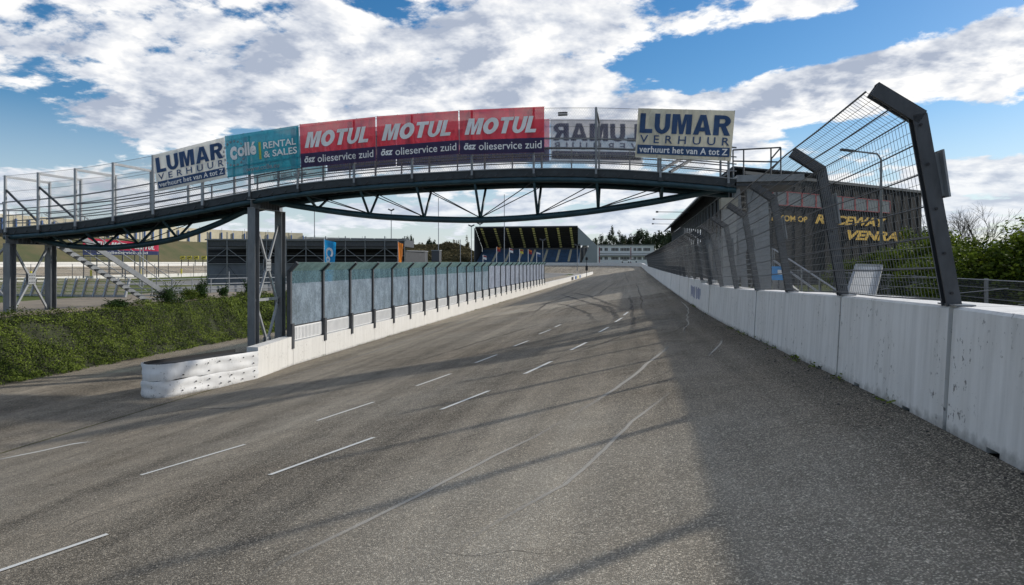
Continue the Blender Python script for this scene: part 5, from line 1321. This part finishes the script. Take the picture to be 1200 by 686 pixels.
# scaffold grandstand (seen beyond the pit lane)
sg_ = thing('scaffold_grandstand', 'dark scaffold grandstand with grey fascia beyond the pit lane, left of centre', 'grandstand', tuple(at_depth(360, 345, 88)))
def sp(x, y, k=0.0):
    d = 86 + (x - 243) / 230.0 * 7 + k; return at_depth(x, y, d)
back = Vector((SU * -1, CU, 0)) * 9
m = MB(); a, b = sp(243, 289), sp(474, 289); h = sp(243, 280).z - a.z; m.prism([a, b, b + back, a + back], (0, 0, h)); m.build('fascia', MT['steel_dk'], sg_)
m = MB(); a, b = sp(240, 281, -0.1), sp(476, 282, -0.1); m.beam(a, b, 0.25, 0.14); m.build('top_rail', MT['steel'], sg_)
for j in range(9):
    y = 308.5 - j * 2.3; m = MB(); a, b = sp(244, y, 1.0 + j * 0.8), sp(472, y, 1.0 + j * 0.8); m.beam(a, b, 0.5, 0.10); m.build('seating_row', MT['steel_dk'] if j % 3 else MT['clad'], sg_)
m = MB(); a, b = sp(243, 309, 8.8), sp(474, 309, 8.8); m.prism([a, b, b + Vector((0, 0, 2.4)), a + Vector((0, 0, 2.4))], (0, 0.2, 0)); m.build('back_sheeting', MT['black'], sg_)
m = MB(); a, b = sp(243, 309, 1.0), sp(474, 309, 1.0); a.z = b.z = 0; m.prism([a, b, b + Vector((0, 0, 3.9)), a + Vector((0, 0, 3.9))], (0, 0.2, 0)); m.build('lower_sheeting', paint('grey_sheeting', (0.13, 0.145, 0.17), 0.7, 0, 0.2, 0.6), sg_)
N_ = 10
for k in range(N_ + 1):
    x = 243 + 231 * k / N_; a = sp(x, 300, -0.15); m = MB(); m.tube([(a.x, a.y, 0), (a.x, a.y, sp(x, 272 if k < 3 else 277, -0.15).z)], 0.07, 6); m.build('upright', MT['steel'], sg_)
    if k < N_:
        x2 = 243 + 231 * (k + 1) / N_
        a, b = (sp(x, 291, -0.1), sp(x2, 308, -0.1)) if k % 2 else (sp(x, 308, -0.1), sp(x2, 291, -0.1)); m = MB(); m.tube([a, b], 0.045, 5); m.build('brace', MT['steel'], sg_)
        a, b = (sp(x, 310, -0.1), sp(x2, 338, -0.1)) if k % 2 else (sp(x, 338, -0.1), sp(x2, 310, -0.1)); m = MB(); m.tube([a, b], 0.04, 5); m.build('brace', MT['steel_dk'], sg_)
for y in (291, 300, 309, 322):
    m = MB(); m.tube([sp(243, y, -0.2), sp(474, y, -0.2)], 0.045, 5); m.build('ledger', MT['steel'], sg_)
# grey block continuing to the right of it
gb = thing('grey_container', 'low grey hoarding block right of the scaffold grandstand', 'hoarding', tuple(at_depth(487, 310, 110)))
m = MB(); a, b = at_depth(475, 311, 100), at_depth(498, 311, 104); a.z = b.z = 0; m.prism([a, b, b + Vector((-0.5, 3, 0)), a + Vector((-0.5, 3, 0))], (0, 0, 5.6)); m.build('body', MT['steel_dk'], gb)
m = MB(); a, b = at_depth(474.5, 300, 99.8), at_depth(498.5, 300, 103.8); m.prism([Vector((a.x, a.y, 5.6)), Vector((b.x, b.y, 5.6)), Vector((b.x - .5, b.y + 3.1, 5.6)), Vector((a.x - .5, a.y + 3.1, 5.6))], (0, 0, 0.15)); m.build('lid', MT['steel'], gb)
kb = thing('control_box', 'dark grey box cabin on legs above the glass screen', 'cabin', tuple(at_depth(512, 309, 150)))
m = MB(); p = at_depth(511.5, 300.5, 150); m.cbox(p, 1.75, 1.75, 2.4); m.build('cabin', MT['steel_dk'], kb)
m = MB(); m.cbox(p + Vector((0, 0, 1.28)), 1.95, 1.95, 0.12); m.build('roof', MT['steel_lt'], kb)
for sx in (-0.7, 0.7): m = MB(); m.tube([(p.x + sx, p.y, 0), (p.x + sx, p.y, p.z - 1.2)], 0.08, 5); m.build('leg', MT['steel_dk'], kb)

# feather flags
def feather(label, x0, x1, yt, yb, d, mat_, text, lm):
    a = at_depth(x0, yt, d); b = at_depth(x1, yb, d); t = thing('feather_flag', label, 'flag', (a.x, a.y, 0)); W_ = (b - a); W_.z = 0
    m = MB(); m.tube([(a.x, a.y, 0), (a.x, a.y, a.z + 0.1)], 0.03, 6); m.build('pole', MT['white'], t)
    def fn(p, q, dd=0): 
        return Vector((a.x, a.y, b.z)) + W_ * (0.04 + p * (0.75 + 0.25 * q)) + Vector((0, 0.08 * math.sin(p * 5 + q * 4) - dd, (a.z - b.z) * q - 0.18 * p * q))
    m = MB(); m.grid(lambda p, q: fn(p, q), 8, 16); m.build('cloth', mat_, t, smooth=True)
    if text:
        def f2(p, q, dd): return fn(0.9 - q * 0.75, p, dd)
        def f3(p, q, dd): return fn(q, 1 - p, dd)
        m = MB(); text_on(m, text, f3, 0.16, 0.18, 0.82, 0.82, 0.05, 0.045); m.build('lettering', lm, t)
feather('bright blue feather flag with white lettering standing behind the glass screen', 380, 393, 281, 331, 45, MT['b_sky'], 'Collé', MT['white'])
feather('orange feather flag standing behind the glass screen at the stand corner', 466.5, 472, 284, 309, 75, MT['orange'], None, None)

# ------------------------------------------------------------------ far side of the oval
SB = lambda k: S_CURVE + RAD * k
bw = thing('boarded_terrace_wall', 'tall tan boarded wall with blue struts along the top of the far bank', 'wall', (path(SB(3.1), -23)[0], path(SB(3.1), -23)[1], 11.4))
st_b = MB(); st_b.box(-0.12, -0.3, 0, 0.12, 0.0, 4.6); s0 = SB(1.95); k = 0
panel_cache = {}
while s0 < S_END + 170:
    s1 = s0 + 4.0 ; (ua, va), (ub, vb) = path(s0, -23.5), path(s1 - 0.15, -23.5); zb = terr(s0, -23.5) - 0.2
    tall = 5.2 if s0 > SB(2.45) else 3.6
    m = MB(); m.prism([(ua, va, zb), (ub, vb, zb), (ub, vb, zb + tall), (ua, va, zb + tall)], ((CEN_U - ua) * -0.002, 0.12, 0)); m.build('panel', MT['tan'] if s0 > SB(2.45) else MT['conc'], bw)
    a, b = path(s0, -23.1); m = MB(); m.tube([(a, b, zb), (a, b, zb + tall * 0.8)], 0.28, 4); m.build('strut', MT['blue'] if s0 > SB(2.45) else MT['steel'], bw)
    if k % 2 == 0: m = MB(); m.tube([(a, b, zb + tall * 0.8), (a, b, zb + tall + 0.8)], 0.07, 4); m.build('rail_post', MT['steel'], bw)
    s0 = s1; k += 1
# inner wall of the far straight
fw_ = thing('far_inner_wall', 'white low wall along the inside of the far straight, past the grass', 'wall', (path(SB(3.0), TW)[0], path(SB(3.0), TW)[1], 0))
s0 = SB(2.35)
while s0 < S_END + 160: m = MB(); wall_run(m, s0, s0 + 11.9, 2, TW + 0.3, 0.95, 0.3, 0.0); m.build('wall_section', MT['wall_clean'], fw_); s0 += 12
ffn = thing('far_track_fence', 'fence posts with yellow pads along the far straight', 'fence', (path(SB(3.0), TW + 1)[0], path(SB(3.0), TW + 1)[1], 0))
s0 = SB(2.5); k = 0
while s0 < S_END + 110:
    u, v = path(s0, TW + 0.9); m = MB(); m.tube([(u, v, 0), (u, v, 3.6)], 0.06, 4); m.build('post', MT['steel_dk'], ffn)
    if k % 3 == 0: m = MB(); m.tube([(u, v, 0.9), (u, v, 2.2)], 0.22, 6); m.build('yellow_pad', MT['yellow'], ffn)
    s0 += 5.2; k += 1
for z in (1.6, 2.6, 3.6):
    m = MB(); m.tube([(*path(SB(2.5) + 6 * i, TW + 0.9), z) for i in range(34)], 0.035, 4); m.build('rail', MT['steel_dk'], ffn)
# red and navy hoarding on the far bank
bbv = thing('far_billboard', 'long red and navy MOTUL billboard on the far bank behind the left stairs', 'billboard', tuple(at_depth(140, 305, 155)))
P4 = [at_depth(x, y, 150 + (x - 97) * 0.12) for x, y in ((97, 278.5), (185, 286), (185, 299), (97, 299))]
def fbb(a, b, d): 
    p = P4[3].lerp(P4[2], a).lerp(P4[0].lerp(P4[1], a), b); return p + Vector((SU, -CU, 0)) * d
m = MB(); m.prism([fbb(0, 0.33, 0), fbb(1, 0.33, 0), fbb(1, 1, 0), fbb(0, 1, 0)], (0, 0.2, 0)); m.build('red_panel', paint('board_red', (0.62, 0.03, 0.08), 0.5), bbv)
m = MB(); m.prism([fbb(0, 0, 0.02), fbb(1, 0, 0.02), fbb(1, 0.33, 0.02), fbb(0, 0.33, 0.02)], (0, 0.2, 0)); m.build('navy_panel', paint('board_navy', (0.035, 0.05, 0.14), 0.5), bbv)
m = MB()
for k in range(3): block_text(m, 'MOTUL', fbb, 0.04 + 0.32 * k, 0.45, 0.33 + 0.32 * k, 0.85, 0.1, 0.28, 0.07, False)
m.build('lettering', MT['white'], bbv)
m = MB(); text_on(m, 'ösz olieservice zuid', fbb, 0.18, 0.07, 0.86, 0.27, 0.12, 0.01, 0, 1, False); m.build('slogan', MT['white'], bbv)
for k in range(7): q = fbb(k / 6, 0, -0.3); m = MB(); m.tube([(q.x, q.y, 0.5), tuple(fbb(k / 6, 0.9, -0.3))], 0.12, 5); m.build('post', MT['steel_dk'], bbv)
for k, px in enumerate((214, 222, 230, 239)):
    p = at_depth(px, 303, 196); t = thing('yellow_kiosk', 'small yellow and black marshal board above the far white wall, %s' % ['leftmost', 'second from the left', 'third from the left', 'rightmost'][k], 'board', (p.x, p.y, p.z - 1), 'yellow marshal boards above the far white wall')
    m = MB(); m.cbox(p + Vector((0, 0, 0.2)), 1.5, 0.2, 1.0); m.build('board', MT['yellow'], t); m = MB(); m.beam(p + Vector((-0.4, 0, -2.2)), p + Vector((-0.3, 0, -0.25)), 0.15, 0.15); m.build('leg', MT['black'], t)
    m = MB(); m.beam(p + Vector((-0.6, -0.12, 0)), p + Vector((0.5, -0.12, 0.4)), 0.03, 0.2); m.build('black_mark', MT['black'], t)

# far grandstand with yellow skylight strips
fg = thing('far_grandstand', 'big black-roofed grandstand with yellow strips and blue seats at the far turn', 'grandstand', (-46, 288, 4))
def fp(px, py, v=287.0): return on_v(px, py, v)
UL, UR = fp(557, 300).x, fp(677, 300).x; V0, V1 = 287.0, 301.0; zt = fp(610, 267).z; zk = on_v(610, 290.5, V1).z; zbk = on_v(610, 293, V1).z
m = MB(); m.prism([(UL, V0, zt), (UL, V1, zk), (UL, V1, zk + 0.5), (UL, V0, zt + 0.5)], (UR - UL, 0, 0)); m.build('roof', paint('black_roof', (0.022, 0.021, 0.020), 0.7, 0, 0.4, 0.15), fg)
m = MB(); m.box(UL, V0 - 0.2, zt + 0.1, UR, V0 - 0.01, zt + 0.6); m.build('roof_edge', MT['steel_dk'], fg)
nst = 8
for k in range(11):   # purlins
    q = k / 10; y = V0 + (V1 - V0) * q; z = zt + (zk - zt) * q; m = MB(); m.beam((UL, y + 0.05, z - 0.12), (UR, y + 0.05, z - 0.12), 0.12, 0.2); m.build('purlin', MT['clad'], fg)
xs = [564, 579.5, 594, 609.5, 624.5, 639, 653.5, 668.5]
for x in xs:
    u = fp(x, 270).x
    for j in range(9):
        q0, q1 = (j + 0.12) / 9, (j + 0.85) / 9; pts = [(u + a, V0 + (V1 - V0) * q, zt + (zk - zt) * q - 0.06) for a, q in ((-0.5, q0), (0.5, q0), (0.5, q1), (-0.5, q1))]
        m = MB(); m.prism(pts, (0, -0.03, -0.02)); m.build('skylight_strip', MT['pale_yellow'], fg)
nr_ = 12
for j in range(nr_):
    f0 = j / nr_; y = V0 + 1 + (V1 - V0 - 1) * f0; z = 4.2 + (zbk - 4.2) * f0
    m = MB(); m.box(UL + 0.5, y, 3.0, UR, y + (V1 - V0) / nr_, z + 0.45); m.build('seat_row', MT['seat'], fg)
for x in (577, 592, 607, 622, 637, 652, 666):
    u = fp(x, 300).x
    for j in range(nr_):
        f0 = j / nr_; y = V0 + 1 + (V1 - V0 - 1) * f0; z = 4.2 + (zbk - 4.2) * f0 + 0.45; m = MB(); m.box(u - 0.45, y - 0.02, z - 0.3, u + 0.45, y + 1.0, z + 0.06); m.build('aisle_step', MT['tan'], fg)
m = MB(); m.box(UL, V1 + 0.02, 3, UR + 5, V1 + 0.4, zk); m.build('back_wall', MT['steel_dk'], fg)
m = MB(); m.prism([tuple(fp(x, y)) for x, y in ((677.3, 266.3), (690, 278.5), (700, 288.5), (700, 309), (681, 309), (689.5, 291), (689.5, 288), (677.3, 288))], (0, 0.5, 0)); m.build('end_panel', paint('grey_end_panel', (0.24, 0.27, 0.28), 0.7, 0, 0.06, 0.2), fg)
m = MB(); m.prism([(UL - 0.5, V0, 3), (UL - 0.5, V1, 3), (UL - 0.5, V1, zk), (UL - 0.5, V0, zt)], (0.4, 0, 0)); m.build('end_wall', MT['steel_dk'], fg)
for x in (680, 684, 688): a, b = fp(x, 288, 288), fp(x, 306, 288); m = MB(); m.tube([a, b], 0.25, 5); m.build('column', MT['steel_dk'], fg)

# white two-storey building
wbu = thing('white_office_building', 'white two-storey building with dark window rows beyond the far turn', 'building', tuple(at_depth(733, 306, 335)))
p0, p1 = at_depth(701.5, 288, 335), at_depth(766.5, 288, 335); ax = (p1 - p0).normalized(); nb = Vector((SU, -CU, 0)); zt2 = p0.z; z0_ = 2.6
m = MB(); m.prism([Vector((p0.x, p0.y, z0_)), Vector((p1.x, p1.y, z0_)), Vector((p1.x, p1.y, z0_)) - nb * 8, Vector((p0.x, p0.y, z0_)) - nb * 8], (0, 0, zt2 - z0_)); m.build('wall', MT['white'], wbu)
m = MB(); m.prism([p0 + nb * 0.5 - ax * 0.4, p1 + nb * 0.5 + ax * 0.4, p1 - nb * 8.5 + ax * 0.4, p0 - nb * 8.5 - ax * 0.4], (0, 0, 0.35)); m.build('roof', MT['steel_lt'], wbu)
def wpt(x, y, o=0.0): return at_depth(x, y, 335) + nb * o
for y0, y1 in ((290.8, 294.2), (301.3, 304.5)):
    for g0, g1, n_ in ((702.5, 706, 2), (708.5, 712.5, 2), (716.5, 725, 5), (727, 738, 6), (742.5, 746, 2), (747, 752, 3), (754, 762, 5)):
        for j in range(n_):
            a = g0 + (g1 - g0) * j / n_; b = g0 + (g1 - g0) * (j + 0.8) / n_; m = MB(); m.prism([wpt(a, y1, 0.05), wpt(b, y1, 0.05), wpt(b, y0, 0.05), wpt(a, y0, 0.05)], nb * 0.06); m.build('window', MT['glass_dk'], wbu)
for x in (702, 738.8): m = MB(); m.prism([wpt(x, 309, 0.1), wpt(x + 0.8, 309, 0.1), wpt(x + 0.8, 290, 0.1), wpt(x, 290, 0.1)], nb * 0.1); m.build('red_strip', MT['red'], wbu)
for y in (297.2, 299.6): m = MB(); m.beam(wpt(702, y, 0.9), wpt(766, y, 0.9), 0.1, 0.25); m.build('balcony_rail', MT['steel'], wbu)
m = MB(); m.prism([wpt(702, 300.5, 0.01), wpt(766, 300.5, 0.01), wpt(766, 300.5, 1.0), wpt(702, 300.5, 1.0)], (0, 0, 0.3)); m.build('balcony_slab', MT['conc'], wbu)
# flags by the far turn
for x, yt, mat_, colr in ((582, 289.5, 'red', 'red'), (597, 291, 'white', 'red and white'), (609, 292, 'yellow', 'red and yellow'), (619, 292.5, 'red', 'white and red'), (629, 295.5, 'blue', 'blue and white'), (566, 299, 'white', 'white and blue')):
    p = at_depth(x, yt, 215); t = thing('flagpole', '%s flag on a white pole in front of the far grandstand' % colr, 'flag', (p.x, p.y, 0))
    m = MB(); m.tube([(p.x, p.y, 0), (p.x, p.y, p.z)], 0.10, 5); m.build('pole', MT['white'], t)
    m = MB(); m.grid(lambda a, b: (p.x + 0.1 + 1.1 * a, p.y + 0.2 * math.sin(a * 5), p.z - 1.3 * b - 0.3 * a), 6, 3); m.build('cloth', MT[mat_], t)
    c2 = {'red': 'orange', 'white': 'red', 'yellow': 'red', 'blue': 'white'}[mat_]
    m = MB(); m.grid(lambda a, b: (p.x + 0.1 + 1.1 * a, p.y + 0.2 * math.sin(a * 5) - 0.03, p.z - 0.1 - 0.45 * b - 0.3 * a), 6, 1); m.build('flag_band', MT[c2], t)
# light masts
for x, yt, d, kind_, lab in ((368.5, 236, 120, 'plain', 'tall plain pole rising behind the footbridge left of centre'), (458.5, 247, 150, 'head', 'floodlight mast behind the scaffold grandstand'), (513.8, 232, 150, 'plain', 'thin tall pole above the grey box cabin'),
                        (539.5, 281, 190, 'plain', 'short pale pole on the bank left of the far grandstand'), (552.4, 265.5, 230, 'head', 'floodlight mast at the left corner of the far grandstand'), (562.5, 263, 330, 'head', 'far floodlight behind the left roof corner of the far grandstand'), (591, 228, 160, 'plain', 'thin tall pole in front of the far grandstand'),
                        (636, 282, 240, 'head', 'double lamp mast in front of the blue seats'), (676.5, 288, 250, 'head', 'lamp mast by the grandstand end columns'), (705, 250, 330, 'none', ''), (164, 262, 60, 'plain2', 'slim white pole beside the left stairs'), (167.5, 262, 61, 'plain2', 'second slim pole right beside the stairs')):
    if kind_ == 'none': continue
    p = at_depth(x, yt, d); t = thing('light_mast', lab, 'mast', (p.x, p.y, 0)); r_ = 0.00035 * d + 0.03
    m = MB(); m.tube([(p.x, p.y, 0), (p.x, p.y, p.z)], [r_ * 1.25, r_], 6); m.build('pole', MT['steel_lt'] if 'plain' in kind_ else MT['steel'], t)
    if kind_ == 'head':
        for sx in (-1, 1): m = MB(); m.beam(p + Vector((0, 0, 0.0)), p + Vector((sx * 0.0045 * d, 0, 0.0022 * d)), 0.3, 0.0018 * d); m.build('lamp_head', MT['steel_dk'], t)
# signal light by the far track edge
p = at_depth(687.5, 311, 175); t = thing('signal_post', 'black signal box on a thin post beside the far track edge', 'signal', (p.x, p.y, 0))
m = MB(); m.tube([(p.x, p.y, 0), (p.x, p.y, at_depth(687.5, 301, 175).z)], 0.07, 5); m.build('pole', MT['black'], t)
for y, h in ((303.5, 0.7), (314.5, 1.2)): q = at_depth(687.5, y, 175); m = MB(); m.cbox(q, 0.6, 0.3, h); m.build('box', MT['black'], t)
# parked white car roofs over the far wall
for k, (x, y) in enumerate(((742, 304.6), (733, 305))):
    p = at_depth(x, y, 305); t = thing('parked_car', ('white' if k == 0 else 'silver') + ' car parked behind the far wall in front of the white building', 'car', (p.x, p.y, p.z - 1.2))
    m = MB(); L2, = (2.1,); prof = [(-L2, 0), (L2, 0), (L2, 0.55), (1.3, 0.75), (0.7, 1.25), (-1.1, 1.3), (-1.8, 0.8), (-L2, 0.7)]
    m.prism([(p.x + a, p.y, p.z - 1.0 + b) for a, b in prof], (0, 1.7, 0)); m.build('body', MT['white'], t)
    m = MB(); m.prism([(p.x + a, p.y - 0.02, p.z - 1.0 + b) for a, b in [(1.15, 0.8), (0.62, 1.17), (-1.0, 1.2), (-1.5, 0.82)]], (0, 1.74, 0)); m.build('window', MT['glass_dk'], t)
    for sx in (-1.35, 1.35): m = MB(); m.tube([(p.x + sx, p.y - 0.05, p.z - 0.95), (p.x + sx, p.y + 0.2, p.z - 0.95)], 0.33, 10); m.build('wheel', MT['rubber'], t)
# debris at the foot of the right wall
m = MB(); rnd = random.Random(5)
for _ in range(120):
    v = rnd.uniform(2, 28); u = WU - abs(rnd.gauss(0, 0.28)) - 0.02; s_ = rnd.uniform(0.004, 0.012)
    q = Vector((u, v, zground(u, v) + 0.008)); m.cbox(q, s_ * 2, s_ * 1.4, s_)
tag(m.build('grit', MT['rubber']), 'dark grit and rubber crumbs along the foot of the right-hand wall', 'grit', kind='stuff')

# weeds along the wall feet
m = MB(); rnd = random.Random(15)
for _ in range(60):
    if rnd.random() < 0.6: u0, v0 = LU + 0.02 + rnd.random() * 0.10, rnd.uniform(21.5, 75)
    else: u0, v0 = WU - 0.02 - rnd.random() * 0.06, rnd.uniform(6, 30)
    for q in range(rnd.randint(6, 22)):
        u, v = u0 + rnd.gauss(0, 0.04), v0 + rnd.gauss(0, 0.12); leafq(m, Vector((u, v, zground(u, v) + 0.01 + rnd.random() * 0.06)), Vector((0, 0, 1)), 0.04, rnd)
tag(m.build('weeds', MT['ivy']), 'tiny weeds growing along the foot of the track walls', 'weeds', kind='stuff')
